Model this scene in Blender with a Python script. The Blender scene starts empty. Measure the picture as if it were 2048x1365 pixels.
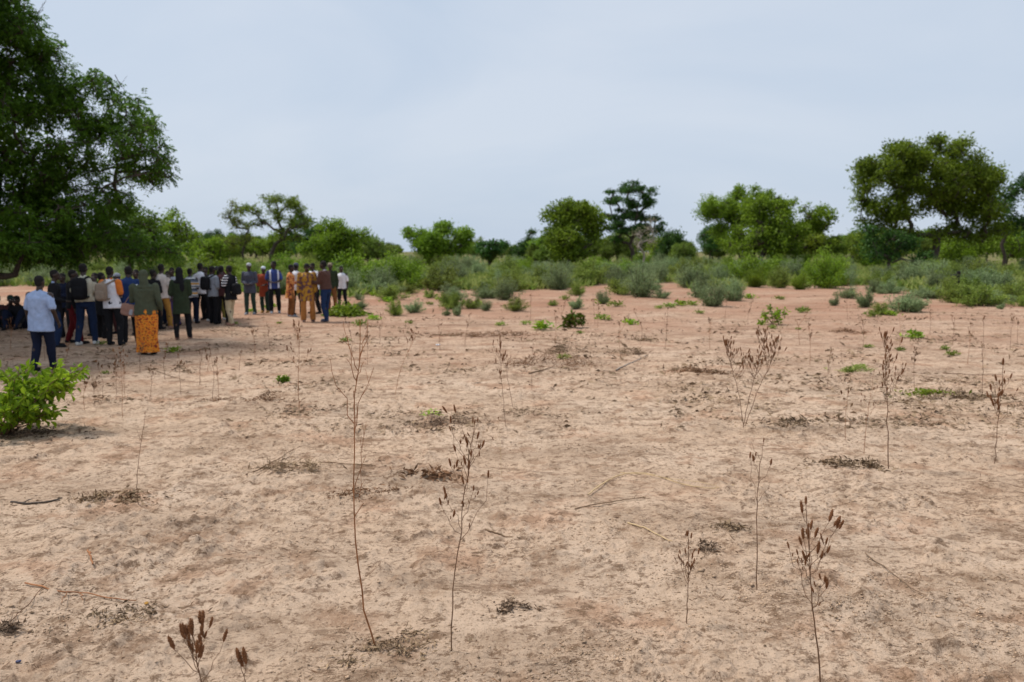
import bpy, bmesh, math, random
import numpy as np
from mathutils import Vector, Matrix, Quaternion
R = math.radians
rng = np.random.default_rng(7)
random.seed(7)
scene = bpy.context.scene
COL = scene.collection

# ------------------------------------------------------------------ camera
FPX, HOR, CH = 1569.0, 503.0, 2.1            # focal length in px of a 2048 wide frame, horizon row, lens height
PITCH = math.atan((682.5 - HOR) / FPX)
cam = bpy.data.cameras.new("camera"); camo = bpy.data.objects.new("camera", cam); COL.objects.link(camo)
camo.location = (0, 0, CH); camo.rotation_euler = (math.pi/2 - PITCH, 0, 0)
cam.sensor_width = 36; cam.lens = 36 * FPX / 2048; cam.clip_start = 0.1; cam.clip_end = 6000
cam.dof.use_dof = True; cam.dof.focus_distance = 4.6; cam.dof.aperture_fstop = 2.3
scene.camera = camo

# ------------------------------------------------------------------ sky and sun
SUN_EL, SUN_AZ = 62, -70                     # azimuth measured from +Y towards +X (sun stands to the left)
world = bpy.data.worlds.new("World"); scene.world = world; world.use_nodes = True
nt = world.node_tree; nt.nodes.clear()
def wn(t, **k):
    n = nt.nodes.new(t)
    for a, b in k.items(): setattr(n, a, b)
    return n
sky = wn('ShaderNodeTexSky', sky_type='NISHITA', sun_disc=False)
sky.sun_elevation = R(SUN_EL); sky.sun_rotation = R(SUN_AZ); sky.air_density = 1.0; sky.dust_density = 3.0; sky.ozone_density = 1.5
tc = wn('ShaderNodeTexCoord'); mp = wn('ShaderNodeMapping'); mp.inputs['Scale'].default_value = (1.0, 1.0, 3.2)
mp.inputs['Rotation'].default_value = (0.0, 0.25, 0.5)
n1 = wn('ShaderNodeTexNoise'); n1.inputs['Scale'].default_value = 1.9; n1.inputs['Detail'].default_value = 9; n1.inputs['Roughness'].default_value = 0.5; n1.inputs['Distortion'].default_value = 0.5
r1 = wn('ShaderNodeValToRGB'); r1.color_ramp.elements[0].position = 0.38; r1.color_ramp.elements[1].position = 0.66
r1.color_ramp.elements[0].color = (5.85, 6.85, 8.25, 1); r1.color_ramp.elements[1].color = (6.85, 7.6, 8.7, 1)
mix = wn('ShaderNodeMix', data_type='RGBA'); mix.inputs[0].default_value = 0.88
bg = wn('ShaderNodeBackground'); bg.inputs['Strength'].default_value = 0.1
out = wn('ShaderNodeOutputWorld'); L = nt.links.new
L(tc.outputs['Generated'], mp.inputs['Vector']); L(mp.outputs[0], n1.inputs['Vector']); L(n1.outputs['Fac'], r1.inputs[0])
L(sky.outputs[0], mix.inputs[6]); L(r1.outputs[0], mix.inputs[7]); L(mix.outputs[2], bg.inputs[0]); L(bg.outputs[0], out.inputs[0])
sun = bpy.data.lights.new("sun", 'SUN'); suno = bpy.data.objects.new("sun", sun); COL.objects.link(suno)
sun.energy = 3.7; sun.angle = R(9); sun.color = (1.0, 0.96, 0.90)
sd = Vector((math.sin(R(SUN_AZ))*math.cos(R(SUN_EL)), math.cos(R(SUN_AZ))*math.cos(R(SUN_EL)), math.sin(R(SUN_EL))))
suno.rotation_euler = (-sd).to_track_quat('-Z', 'Y').to_euler(); suno.location = (0, 0, 30)
scene.view_settings.view_transform = 'Standard'; scene.view_settings.look = 'None'
scene.view_settings.exposure = 0.0; scene.view_settings.gamma = 1.0
scene.render.engine = 'CYCLES'; scene.cycles.max_bounces = 6; scene.cycles.diffuse_bounces = 3; scene.cycles.transmission_bounces = 3

# ------------------------------------------------------------------ noise, ground height, pixel helpers
def vnoise(x, y, seed=0):
    xi = np.floor(x).astype(np.int64); yi = np.floor(y).astype(np.int64)
    xf = x - xi; yf = y - yi
    def h(a, b):
        n = (a * 374761393 + b * 668265263 + seed * 974634777) & 0xFFFFFFFF
        n = ((n ^ (n >> 13)) * 1274126177) & 0xFFFFFFFF
        n = ((n ^ (n >> 16)) * 2246822519) & 0xFFFFFFFF
        return ((n ^ (n >> 15)) & 0xFFFF) / 65535.0
    u = xf*xf*(3-2*xf); v = yf*yf*(3-2*yf)
    return ((h(xi, yi)*(1-u) + h(xi+1, yi)*u)*(1-v) + (h(xi, yi+1)*(1-u) + h(xi+1, yi+1)*u)*v) * 2 - 1
def fbm(x, y, o=3, seed=0):
    s = 0; a = 1; t = 0
    for i in range(o):
        s = s + a*vnoise(x*2.03**i + 7.3*i, y*2.03**i - 3.1*i, seed+i); t += a; a *= 0.5
    return s / t
def base_h(x, y):                                           # broad swells: everything stands on these
    x = np.asarray(x, float); y = np.asarray(y, float)
    d = np.hypot(x, y)
    far = np.clip((d-90)/200, 0, 1)
    h = 0.05*vnoise(x*0.13+4, y*0.13, 1) + 0.022*vnoise(x*0.6, y*0.6+9, 2)
    return h * (1-far) + far*0.5*vnoise(x*0.01, y*0.01, 3)*0.4
def fine_h(x, y):
    d = np.hypot(x, y)
    m1 = np.clip(vnoise(x*0.9+3, y*0.9, 21)*0.5+0.55, 0.1, 1.0)
    xr = x*0.95 + y*0.3 + 0.25*vnoise(x*1.7, y*1.7, 77)
    h = 0.030*fbm(x*1.6, y*1.6, 3, 5)*np.clip((60-d)/40, 0, 1)
    rid = 1-np.abs(fbm(xr*4.2, y*5.6, 2, 9))
    h = h + 0.040*(rid-0.7)*np.clip((30-d)/20, 0, 1)*m1
    cl = np.clip(fbm(x*11, y*13, 2, 11)*1.5, 0, 1)**1.3
    m2 = np.clip(fbm(x*1.3+5, y*1.3, 3, 44)*3.2+0.1, 0, 1); h = h + (0.030*cl*m1 + 0.045*m2*np.clip(fbm(x*7, y*8, 3, 45)*1.7, 0, 1))*np.clip((22-d)/12, 0, 1)
    cl2 = np.clip(vnoise(x*33, y*36, 12)-0.1, 0, 1)
    h = h + 0.017*cl2*m1*np.clip((13-d)/7, 0, 1)
    return h
def gz(x, y): return float(base_h(x, y) + fine_h(np.float64(x), np.float64(y)))
def ray(px, py):
    cx = (px-1024)/FPX; cy = -(py-682.5)/FPX
    c, s = math.cos(PITCH), math.sin(PITCH)
    return Vector((cx, c + cy*s, cy*c - s))
def G(px, py):                                              # ground point seen at a photo pixel
    r = ray(px, py); t = -CH / r.z
    x, y = r.x*t, r.y*t
    for _ in range(3):
        z = gz(x, y); t = (z-CH)/r.z; x, y = r.x*t, r.y*t
    return Vector((x, y, gz(x, y)))
def PT(px, py, D):
    r = ray(px, py); t = D / r.y
    return Vector((r.x*t, D, CH + r.z*t))

# ------------------------------------------------------------------ materials
def mat(name, col, rough=0.8, var=0.15, scale=20, spec=0.3, bump=0.0, bscale=60):
    m = bpy.data.materials.new(name); m.use_nodes = True; t = m.node_tree; b = t.nodes['Principled BSDF']
    b.inputs['Roughness'].default_value = rough; b.inputs['Specular IOR Level'].default_value = spec
    c = t.nodes.new('ShaderNodeTexCoord'); n = t.nodes.new('ShaderNodeTexNoise'); n.inputs['Scale'].default_value = scale; n.inputs['Detail'].default_value = 4
    r = t.nodes.new('ShaderNodeValToRGB'); r.color_ramp.elements[0].position = 0.3; r.color_ramp.elements[1].position = 0.7
    r.color_ramp.elements[0].color = (*[v*(1-var) for v in col], 1); r.color_ramp.elements[1].color = (*[min(1, v*(1+var)) for v in col], 1)
    t.links.new(c.outputs['Object'], n.inputs['Vector']); t.links.new(n.outputs['Fac'], r.inputs[0]); t.links.new(r.outputs[0], b.inputs['Base Color'])
    if bump:
        n2 = t.nodes.new('ShaderNodeTexNoise'); n2.inputs['Scale'].default_value = bscale; n2.inputs['Detail'].default_value = 3
        bp = t.nodes.new('ShaderNodeBump'); bp.inputs['Strength'].default_value = bump; bp.inputs['Distance'].default_value = 0.02
        t.links.new(c.outputs['Object'], n2.inputs['Vector']); t.links.new(n2.outputs['Fac'], bp.inputs['Height']); t.links.new(bp.outputs[0], b.inputs['Normal'])
    return m
def stripes(name, cols, period, axis=2):
    m = bpy.data.materials.new(name); m.use_nodes = True; t = m.node_tree; b = t.nodes['Principled BSDF']; b.inputs['Roughness'].default_value = 0.85
    c = t.nodes.new('ShaderNodeTexCoord'); s = t.nodes.new('ShaderNodeSeparateXYZ'); d = t.nodes.new('ShaderNodeMath'); d.operation = 'DIVIDE'; d.inputs[1].default_value = period
    f = t.nodes.new('ShaderNodeMath'); f.operation = 'FRACT'; r = t.nodes.new('ShaderNodeValToRGB'); r.color_ramp.interpolation = 'CONSTANT'
    e = r.color_ramp.elements
    while len(e) < len(cols): e.new(0.5)
    for i, (p, cc) in enumerate(cols): e[i].position = p; e[i].color = (*cc, 1)
    t.links.new(c.outputs['Object'], s.inputs[0]); t.links.new(s.outputs[axis], d.inputs[0]); t.links.new(d.outputs[0], f.inputs[0]); t.links.new(f.outputs[0], r.inputs[0]); t.links.new(r.outputs[0], b.inputs['Base Color'])
    return m
def batik(name, cols, scale):
    m = bpy.data.materials.new(name); m.use_nodes = True; t = m.node_tree; b = t.nodes['Principled BSDF']; b.inputs['Roughness'].default_value = 0.85
    c = t.nodes.new('ShaderNodeTexCoord'); v = t.nodes.new('ShaderNodeTexVoronoi'); v.inputs['Scale'].default_value = scale; v.inputs['Randomness'].default_value = 0.9
    n = t.nodes.new('ShaderNodeTexNoise'); n.inputs['Scale'].default_value = scale*1.3; n.inputs['Detail'].default_value = 2
    a = t.nodes.new('ShaderNodeMath'); a.operation = 'MULTIPLY_ADD'; a.inputs[1].default_value = 0.55
    r = t.nodes.new('ShaderNodeValToRGB'); r.color_ramp.interpolation = 'LINEAR'; e = r.color_ramp.elements
    while len(e) < len(cols): e.new(0.5)
    for i, (p, cc) in enumerate(cols): e[i].position = p; e[i].color = (*cc, 1)
    t.links.new(c.outputs['Object'], v.inputs['Vector']); t.links.new(c.outputs['Object'], n.inputs['Vector'])
    t.links.new(v.outputs['Distance'], a.inputs[0]); t.links.new(n.outputs['Fac'], a.inputs[2]); t.links.new(a.outputs[0], r.inputs[0]); t.links.new(r.outputs[0], b.inputs['Base Color'])
    return m
def leafmat(name, dark, light, trans=0.3, rough=0.55, nscale=0.9, alt=None, world=True):
    m = bpy.data.materials.new(name); m.use_nodes = True; t = m.node_tree; t.nodes.clear()
    o = t.nodes.new('ShaderNodeOutputMaterial'); p = t.nodes.new('ShaderNodeBsdfPrincipled'); p.inputs['Roughness'].default_value = rough; p.inputs['Specular IOR Level'].default_value = 0.25
    tr = t.nodes.new('ShaderNodeBsdfTranslucent'); mx = t.nodes.new('ShaderNodeMixShader'); mx.inputs[0].default_value = trans
    a = t.nodes.new('ShaderNodeAttribute'); a.attribute_name = 'rnd'
    g = t.nodes.new('ShaderNodeNewGeometry'); n = t.nodes.new('ShaderNodeTexNoise'); n.inputs['Scale'].default_value = nscale; n.inputs['Detail'].default_value = 2
    ad = t.nodes.new('ShaderNodeMath'); ad.operation = 'MULTIPLY_ADD'; ad.inputs[1].default_value = 0.5
    sb = t.nodes.new('ShaderNodeMath'); sb.operation = 'SUBTRACT'; sb.inputs[1].default_value = 0.25
    r = t.nodes.new('ShaderNodeValToRGB'); e = r.color_ramp.elements; e[0].position = 0.15; e[1].position = 0.85
    e[0].color = (*dark, 1); e[1].color = (*light, 1)
    if alt: x = e.new(0.97); x.color = (*alt, 1); e[1].position = 0.8
    k = t.links.new
    k(a.outputs['Fac'], ad.inputs[0]); k(g.outputs['Position'], n.inputs['Vector']); k(n.outputs['Fac'], ad.inputs[2]); k(ad.outputs[0], sb.inputs[0]); k(sb.outputs[0], r.inputs[0])
    oi = t.nodes.new('ShaderNodeObjectInfo'); hs = t.nodes.new('ShaderNodeHueSaturation'); mr = t.nodes.new('ShaderNodeMapRange'); mr.inputs[3].default_value = 0.78; mr.inputs[4].default_value = 1.2
    mh = t.nodes.new('ShaderNodeMapRange'); mh.inputs[3].default_value, mh.inputs[4].default_value = (0.5, 0.5) if trans < 0.2 else (0.493, 0.515)
    k(oi.outputs['Random'], mr.inputs[0]); k(mr.outputs[0], hs.inputs['Value']); k(oi.outputs['Random'], mh.inputs[0]); k(mh.outputs[0], hs.inputs['Hue']); k(r.outputs[0], hs.inputs['Color'])
    k(hs.outputs[0], p.inputs['Base Color']); k(hs.outputs[0], tr.inputs['Color']); k(p.outputs[0], mx.inputs[1]); k(tr.outputs[0], mx.inputs[2]); k(mx.outputs[0], o.inputs[0])
    return m

M = {}
M['skin'] = mat('dark_skin', (0.038, 0.02, 0.013), 0.5, 0.1, 15, 0.4)
M['skin2'] = mat('brown_skin', (0.12, 0.06, 0.036), 0.5, 0.1, 15, 0.4)
M['hair'] = mat('black_hair', (0.012, 0.010, 0.009), 0.9, 0.2, 80)
M['eye'] = mat('eye_white', (0.5, 0.45, 0.4), 0.3, 0.02, 5)
def cloth(n, c, v=0.12): M[n] = mat(n, c, 0.9, v, 14, 0.15, 0.25, 45); return M[n]
for n, c in dict(pale_blue=(0.33, 0.42, 0.62), navy=(0.010, 0.014, 0.032), black=(0.012, 0.012, 0.014), dark_red=(0.10, 0.008, 0.010), cream=(0.55, 0.52, 0.40),
                 jeans=(0.014, 0.026, 0.065), white=(0.72, 0.71, 0.75), blue=(0.018, 0.038, 0.12), olive=(0.07, 0.08, 0.05), beige_shirt=(0.52, 0.46, 0.42),
                 mustard=(0.36, 0.19, 0.045), purple=(0.10, 0.06, 0.22), dark_green=(0.03, 0.042, 0.022), grey_white=(0.50, 0.50, 0.50), grey=(0.26, 0.28, 0.32),
                 slate=(0.075, 0.08, 0.11), bottle_green=(0.03, 0.055, 0.045), rust=(0.33, 0.07, 0.035), rust_brown=(0.20, 0.085, 0.03), brown=(0.09, 0.045, 0.035),
                 royal=(0.02, 0.045, 0.2), khaki=(0.48, 0.40, 0.26), orange_brown=(0.36, 0.155, 0.045), orange=(0.62, 0.17, 0.03), taupe=(0.26, 0.20, 0.15),
                 tan=(0.30, 0.17, 0.13), light_tan=(0.35, 0.36, 0.40), shoe_white=(0.6, 0.6, 0.58), cap_grey=(0.42, 0.42, 0.44), cap_white=(0.62, 0.66, 0.72), maroon=(0.08, 0.03, 0.03),
                 trouser_blue=(0.014, 0.032, 0.09), cobalt=(0.012, 0.025, 0.14), olive_yellow=(0.2, 0.17, 0.04)).items(): cloth(n, c)
M['striped'] = stripes('striped_knit', [(0, (0.6, 0.6, 0.6)), (0.14, (0.62, 0.30, 0.03)), (0.32, (0.55, 0.55, 0.55)), (0.40, (0.13, 0.16, 0.22)), (0.62, (0.02, 0.03, 0.05)), (0.74, (0.6, 0.6, 0.6)), (0.88, (0.12, 0.15, 0.2))], 0.30)
M['blue_white'] = stripes('blue_white_panels', [(0, (0.03, 0.06, 0.24)), (0.42, (0.7, 0.72, 0.78)), (0.62, (0.03, 0.05, 0.18))], 0.26, 0)
M['stripe_black'] = stripes('black_white_sleeve', [(0, (0.015, 0.016, 0.03)), (0.45, (0.75, 0.75, 0.78)), (0.8, (0.015, 0.016, 0.03))], 0.075)
M['print_skirt'] = batik('orange_print_cloth', [(0.36, (0.02, 0.02, 0.01)), (0.50, (0.42, 0.06, 0.01)), (0.62, (0.62, 0.14, 0.012)), (0.82, (0.78, 0.30, 0.02)), (0.93, (0.25, 0.03, 0.01))], 16)
M['batik_orange'] = batik('orange_batik_cloth', [(0.3, (0.03, 0.015, 0.01)), (0.5, (0.45, 0.13, 0.02)), (0.7, (0.65, 0.3, 0.08)), (0.85, (0.5, 0.1, 0.03)), (0.95, (0.08, 0.03, 0.02))], 11)
M['batik_yellow'] = batik('yellow_batik_cloth', [(0.3, (0.05, 0.03, 0.03)), (0.5, (0.28, 0.10, 0.015)), (0.68, (0.45, 0.25, 0.02)), (0.85, (0.2, 0.07, 0.03)), (0.95, (0.1, 0.05, 0.06))], 10)
M['bark'] = mat('grey_brown_bark', (0.085, 0.068, 0.055), 0.95, 0.35, 6, 0.1, 0.6, 14)
M['bark_pale'] = mat('pale_bark', (0.32, 0.27, 0.23), 0.95, 0.25, 6, 0.1, 0.4, 14)
M['stem_red'] = mat('reddish_dry_stem', (0.30, 0.13, 0.055), 0.7, 0.35, 9, 0.2)
M['stem_brown'] = mat('brown_dry_stem', (0.17, 0.095, 0.055), 0.8, 0.35, 9, 0.15)
M['seed'] = mat('brown_seed_head', (0.19, 0.085, 0.040), 0.95, 0.5, 110, 0.05)
M['straw'] = mat('pale_straw', (0.55, 0.40, 0.22), 0.8, 0.3, 12, 0.15)
M['stick'] = mat('dead_stick_wood', (0.20, 0.13, 0.08), 0.9, 0.4, 15, 0.1)
M['litter'] = leafmat('dead_leaf_litter', (0.09, 0.055, 0.03), (0.36, 0.25, 0.15), 0.05, 0.9, 3.0)
M['dead'] = leafmat('dead_brown_leaves', (0.09, 0.045, 0.02), (0.30, 0.16, 0.085), 0.1, 0.9, 3.0)
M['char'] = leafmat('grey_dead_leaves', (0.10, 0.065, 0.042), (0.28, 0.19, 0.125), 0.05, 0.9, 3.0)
M['leaf_big'] = leafmat('dark_shade_leaves', (0.026, 0.060, 0.004), (0.14, 0.25, 0.02), 0.45, 0.5, 0.7, (0.15, 0.19, 0.03))
M['leaf_mid'] = leafmat('mid_green_leaves', (0.068, 0.122, 0.008), (0.27, 0.385, 0.028), 0.42, 0.55, 0.35, (0.20, 0.24, 0.04))
M['leaf_dark'] = leafmat('dark_green_leaves', (0.022, 0.060, 0.010), (0.085, 0.18, 0.028), 0.35, 0.55, 0.35)
M['leaf_yellow'] = leafmat('yellow_green_leaves', (0.09, 0.13, 0.012), (0.28, 0.34, 0.03), 0.4, 0.6, 0.4)
M['leaf_far'] = leafmat('far_green_leaves', (0.08, 0.125, 0.015), (0.23, 0.31, 0.05), 0.4, 0.6, 0.2)
M['leaf_shrub'] = leafmat('grey_green_leaves', (0.12, 0.165, 0.06), (0.34, 0.42, 0.20), 0.4, 0.6, 0.5)
M['leaf_shrub2'] = leafmat('green_shrub_leaves', (0.10, 0.145, 0.018), (0.31, 0.38, 0.07), 0.4, 0.6, 0.5, (0.26, 0.24, 0.06))
M['leaf_fresh'] = leafmat('fresh_broad_leaves', (0.08, 0.16, 0.010), (0.36, 0.52, 0.03), 0.45, 0.4, 2.5, (0.40, 0.50, 0.06))
M['leaf_wilt'] = leafmat('wilting_red_leaves', (0.10, 0.03, 0.01), (0.10, 0.20, 0.02), 0.3, 0.6, 9, (0.20, 0.22, 0.03))
M['grass_dry'] = leafmat('green_and_dry_grass', (0.13, 0.19, 0.03), (0.40, 0.42, 0.13), 0.4, 0.8, 0.3)
M['leaf_pale'] = leafmat('pale_dry_leaves', (0.22, 0.17, 0.12), (0.35, 0.33, 0.2), 0.2, 0.8, 1)
M['plastic_blue'] = mat('blue_plastic', (0.02, 0.03, 0.10), 0.3, 0.1, 10, 0.5)
M['plastic_white'] = mat('white_plastic', (0.75, 0.77, 0.8), 0.4, 0.05, 10, 0.5)
M['camera_black'] = mat('black_camera_body', (0.02, 0.02, 0.02), 0.4, 0.1, 10, 0.5)

# soil
m = bpy.data.materials.new('sandy_soil'); m.use_nodes = True; t = m.node_tree; b = t.nodes['Principled BSDF']; b.inputs['Roughness'].default_value = 0.97; b.inputs['Specular IOR Level'].default_value = 0.08
k = t.links.new
geo = t.nodes.new('ShaderNodeNewGeometry')
def tn(scale, det=4, rough=0.6, vec=None, stretch=None):
    n = t.nodes.new('ShaderNodeTexNoise'); n.inputs['Scale'].default_value = scale; n.inputs['Detail'].default_value = det; n.inputs['Roughness'].default_value = rough
    if stretch:
        mpn = t.nodes.new('ShaderNodeMapping'); mpn.inputs['Scale'].default_value = stretch; k(geo.outputs['Position'], mpn.inputs[0]); k(mpn.outputs[0], n.inputs['Vector'])
    else: k(geo.outputs['Position'], n.inputs['Vector'])
    return n
def ramp(src, p0, p1, c0=(0, 0, 0), c1=(1, 1, 1)):
    r = t.nodes.new('ShaderNodeValToRGB'); e = r.color_ramp.elements; e[0].position = p0; e[1].position = p1; e[0].color = (*c0, 1); e[1].color = (*c1, 1); k(src, r.inputs[0]); return r.outputs[0]
def mixc(fac, a, bb):
    x = t.nodes.new('ShaderNodeMix'); x.data_type = 'RGBA'
    k(fac, x.inputs[0])
    for i, v in ((6, a), (7, bb)):
        if isinstance(v, tuple): x.inputs[i].default_value = (*v, 1)
        else: k(v, x.inputs[i])
    return x.outputs[2]
def fm(op, a, bv):
    x = t.nodes.new('ShaderNodeMath'); x.operation = op; x.use_clamp = True
    for i, v in ((0, a), (1, bv)):
        if isinstance(v, (int, float)): x.inputs[i].default_value = v
        else: k(v, x.inputs[i])
    return x.outputs[0]
c = mixc(ramp(tn(0.55, 6, 0.65).outputs['Fac'], 0.35, 0.65), (0.565, 0.395, 0.272), (0.61, 0.452, 0.33))
c = mixc(ramp(tn(1.3, 5, 0.7).outputs['Fac'], 0.53, 0.66), c, (0.55, 0.33, 0.215))            # pinkish crusts
c = mixc(fm('MULTIPLY', ramp(tn(0.8, 7, 0.72, stretch=(0.6, 1.2, 1)).outputs['Fac'], 0.47, 0.66), 0.6), c, (0.27, 0.185, 0.125))       # grey-brown trampled patches
c = mixc(fm('MULTIPLY', ramp(tn(2.6, 8, 0.8).outputs['Fac'], 0.50, 0.60), 0.62), c, (0.27, 0.175, 0.11))
c = mixc(fm('MULTIPLY', ramp(tn(8, 7, 0.8).outputs['Fac'], 0.54, 0.59), 0.78), c, (0.17, 0.10, 0.058))
c = mixc(fm('MULTIPLY', ramp(tn(26, 5, 0.78).outputs['Fac'], 0.56, 0.62), 0.75), c, (0.15, 0.09, 0.055))
c = mixc(fm('MULTIPLY', ramp(tn(60, 3, 0.6).outputs['Fac'], 0.60, 0.68), 0.3), c, (0.64, 0.50, 0.38))
sep = t.nodes.new('ShaderNodeSeparateXYZ'); k(geo.outputs['Position'], sep.inputs[0])
def mrange(src, a, bb2):
    x = t.nodes.new('ShaderNodeMapRange'); x.inputs[1].default_value = a; x.inputs[2].default_value = bb2; k(src, x.inputs[0]); return x.outputs[0]
red = fm('MULTIPLY', mrange(sep.outputs[1], 11, 30), ramp(tn(0.25, 5, 0.6).outputs['Fac'], 0.25, 0.6))
c = mixc(fm('MULTIPLY', ramp(tn(2.2, 8, 0.82, stretch=(0.7, 1.5, 1)).outputs['Fac'], 0.55, 0.595), 0.65), c, (0.19, 0.115, 0.07))
c = mixc(red, c, (0.36, 0.195, 0.125))
streak = fm('MULTIPLY', mrange(sep.outputs[1], 10, 22), ramp(tn(0.9, 6, 0.7, stretch=(0.45, 1.6, 1)).outputs['Fac'], 0.5, 0.62))
c = mixc(fm('MULTIPLY', streak, 0.75), c, (0.24, 0.14, 0.09))
grn = fm('MULTIPLY', mrange(sep.outputs[1], 52, 75), 0.9)
c = mixc(grn, c, mixc(tn(0.15).outputs['Fac'], (0.10, 0.115, 0.035), (0.17, 0.15, 0.06)))
c = mixc(fm('MULTIPLY', fm('MULTIPLY', ramp(tn(16, 6, 0.8, stretch=(0.7, 1.5, 1)).outputs['Fac'], 0.55, 0.60), ramp(tn(0.7, 4, 0.6).outputs['Fac'], 0.40, 0.58)), 0.8), c, (0.13, 0.078, 0.047))
k(c, b.inputs['Base Color'])
bp = t.nodes.new('ShaderNodeBump'); bp.inputs['Strength'].default_value = 0.9; bp.inputs['Distance'].default_value = 0.035
k(tn(22, 6, 0.75).outputs['Fac'], bp.inputs['Height'])
bp2 = t.nodes.new('ShaderNodeBump'); bp2.inputs['Strength'].default_value = 0.6; bp2.inputs['Distance'].default_value = 0.006
k(tn(90, 4, 0.7).outputs['Fac'], bp2.inputs['Height']); k(bp.outputs[0], bp2.inputs['Normal']); k(bp2.outputs[0], b.inputs['Normal'])
M['soil'] = m

# ------------------------------------------------------------------ object helpers
def tag(o, label=None, cat=None, group=None, kind=None):
    if label: o['label'] = label
    if cat: o['category'] = cat
    if group: o['group'] = group
    if kind: o['kind'] = kind
    return o
def link(name, me, material=None, parent=None, loc=None):
    o = bpy.data.objects.new(name, me); COL.objects.link(o)
    if material is not None and len(me.materials) == 0: me.materials.append(material)
    if parent: o.parent = parent
    if loc is not None: o.location = loc
    return o
def thing(name, label, cat, loc=(0, 0, 0), rz=0, group=None):
    o = bpy.data.objects.new(name, None); COL.objects.link(o); o.location = loc; o.rotation_euler = (0, 0, rz); o.empty_display_size = 0.2
    return tag(o, label, cat, group)
def npmesh(name, V, F, smooth=False, rnd=None):
    """V (n,3), F (m,k) with one k for all faces"""
    V = np.asarray(V, np.float32).reshape(-1, 3); F = np.asarray(F, np.int32)
    me = bpy.data.meshes.new(name); me.vertices.add(len(V)); me.vertices.foreach_set('co', V.ravel())
    n, kk = F.shape; me.loops.add(n*kk); me.loops.foreach_set('vertex_index', F.ravel())
    me.polygons.add(n); me.polygons.foreach_set('loop_start', np.arange(0, n*kk, kk, dtype=np.int32))
    try: me.polygons.foreach_set('loop_total', np.full(n, kk, dtype=np.int32))
    except Exception: pass
    if smooth: me.polygons.foreach_set('use_smooth', np.ones(n, dtype=bool))
    if rnd is not None:
        a = me.attributes.new('rnd', 'FLOAT', 'FACE'); a.data.foreach_set('value', np.asarray(rnd, np.float32))
    me.update(calc_edges=True); return me
def unit(a): return a / np.maximum(np.linalg.norm(a, axis=-1, keepdims=True), 1e-9)
def leaf_quads(C, D, Ln, W, fold=0.25, rg=rng):
    """kite leaves: base C, direction D, length, width"""
    n = len(C); D = unit(D); up = unit(rg.normal(size=(n, 3))*0.8 + np.array([0, 0, 1.0]))
    S = unit(np.cross(D, up)); N = np.cross(S, D)
    Ln = np.broadcast_to(np.asarray(Ln, float), (n,))[:, None]; W = np.broadcast_to(np.asarray(W, float), (n,))[:, None]
    v = np.stack([C, C + D*Ln*0.5 + S*W*0.5 + N*W*fold, C + D*Ln - N*Ln*0.12, C + D*Ln*0.5 - S*W*0.5 + N*W*fold], 1)
    return v.reshape(-1, 3)
def quadfaces(n): return np.arange(n*4, dtype=np.int32).reshape(n, 4)
def leafmesh(name, V, rg=rng):
    n = len(V)//4; return npmesh(name, V, quadfaces(n), rnd=rg.random(n))
def tubes(paths, sides=6):
    """paths: list of (points (n,3), radii (n,)) -> V, F"""
    Vs, Fs, off = [], [], 0
    ang = np.linspace(0, 2*math.pi, sides, endpoint=False)
    for P, r in paths:
        P = np.asarray(P, float); r = np.asarray(r, float); n = len(P)
        T = unit(np.gradient(P, axis=0)); ref = np.array([0.31, 0.93, 0.2]) if abs(T[0][2]) > 0.6 else np.array([0, 0.1, 1.0])
        A = unit(np.cross(T, ref)); B = np.cross(T, A)
        ring = P[:, None] + r[:, None, None]*(A[:, None]*np.cos(ang)[None, :, None] + B[:, None]*np.sin(ang)[None, :, None])
        Vs.append(ring.reshape(-1, 3))
        i = np.arange(n-1)[:, None]*sides; j = np.arange(sides)[None]; j2 = (j+1) % sides
        Fs.append((np.stack([i+j, i+j2, i+sides+j2, i+sides+j], -1).reshape(-1, 4) + off)); off += n*sides
    return np.concatenate(Vs), np.concatenate(Fs)
def curve(p0, p1, n=6, sag=0.0, jit=0.05, rg=rng):
    p0 = np.asarray(p0, float); p1 = np.asarray(p1, float); s = np.linspace(0, 1, n)[:, None]; L_ = np.linalg.norm(p1-p0)
    P = p0*(1-s) + p1*s; P[:, 2] += (sag*L_*4*s*(1-s))[:, 0]
    J = rg.normal(size=(n, 3))*jit*L_; J[0] = 0; J[-1] = 0
    return P + J

# ------------------------------------------------------------------ ground sheet
ys = [-80, -50, -30, -18, -10, -6, -3, -1, 0, 0.8, 1.4, 1.9, 2.3]
y = 2.6
while y < 1400:
    ys.append(y); y += max(0.013, y*y/1650*0.62)
ys += [1400, 2000, 3200]; ys = np.array(ys)
core = np.arange(-0.80, 0.8001, 0.0021); edge = 0.80*1.09**np.arange(1, 30)
us = np.concatenate([-edge[::-1], core, edge]); sc = np.maximum(3.0, np.abs(ys))
X = us[None, :]*sc[:, None]; Y = np.repeat(ys[:, None], len(us), 1)
Z = base_h(X, Y) + fine_h(X, Y)
nr, nc = X.shape; i = np.arange(nr-1)[:, None]*nc; j = np.arange(nc-1)[None]
F = np.stack([i+j, i+j+1, i+nc+j+1, i+nc+j], -1).reshape(-1, 4)
gme = npmesh('ground', np.stack([X, Y, Z], -1), F, smooth=True)
tag(link('ground', gme, M['soil']), kind='structure', label='bare sandy soil with clods and patches')

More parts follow.
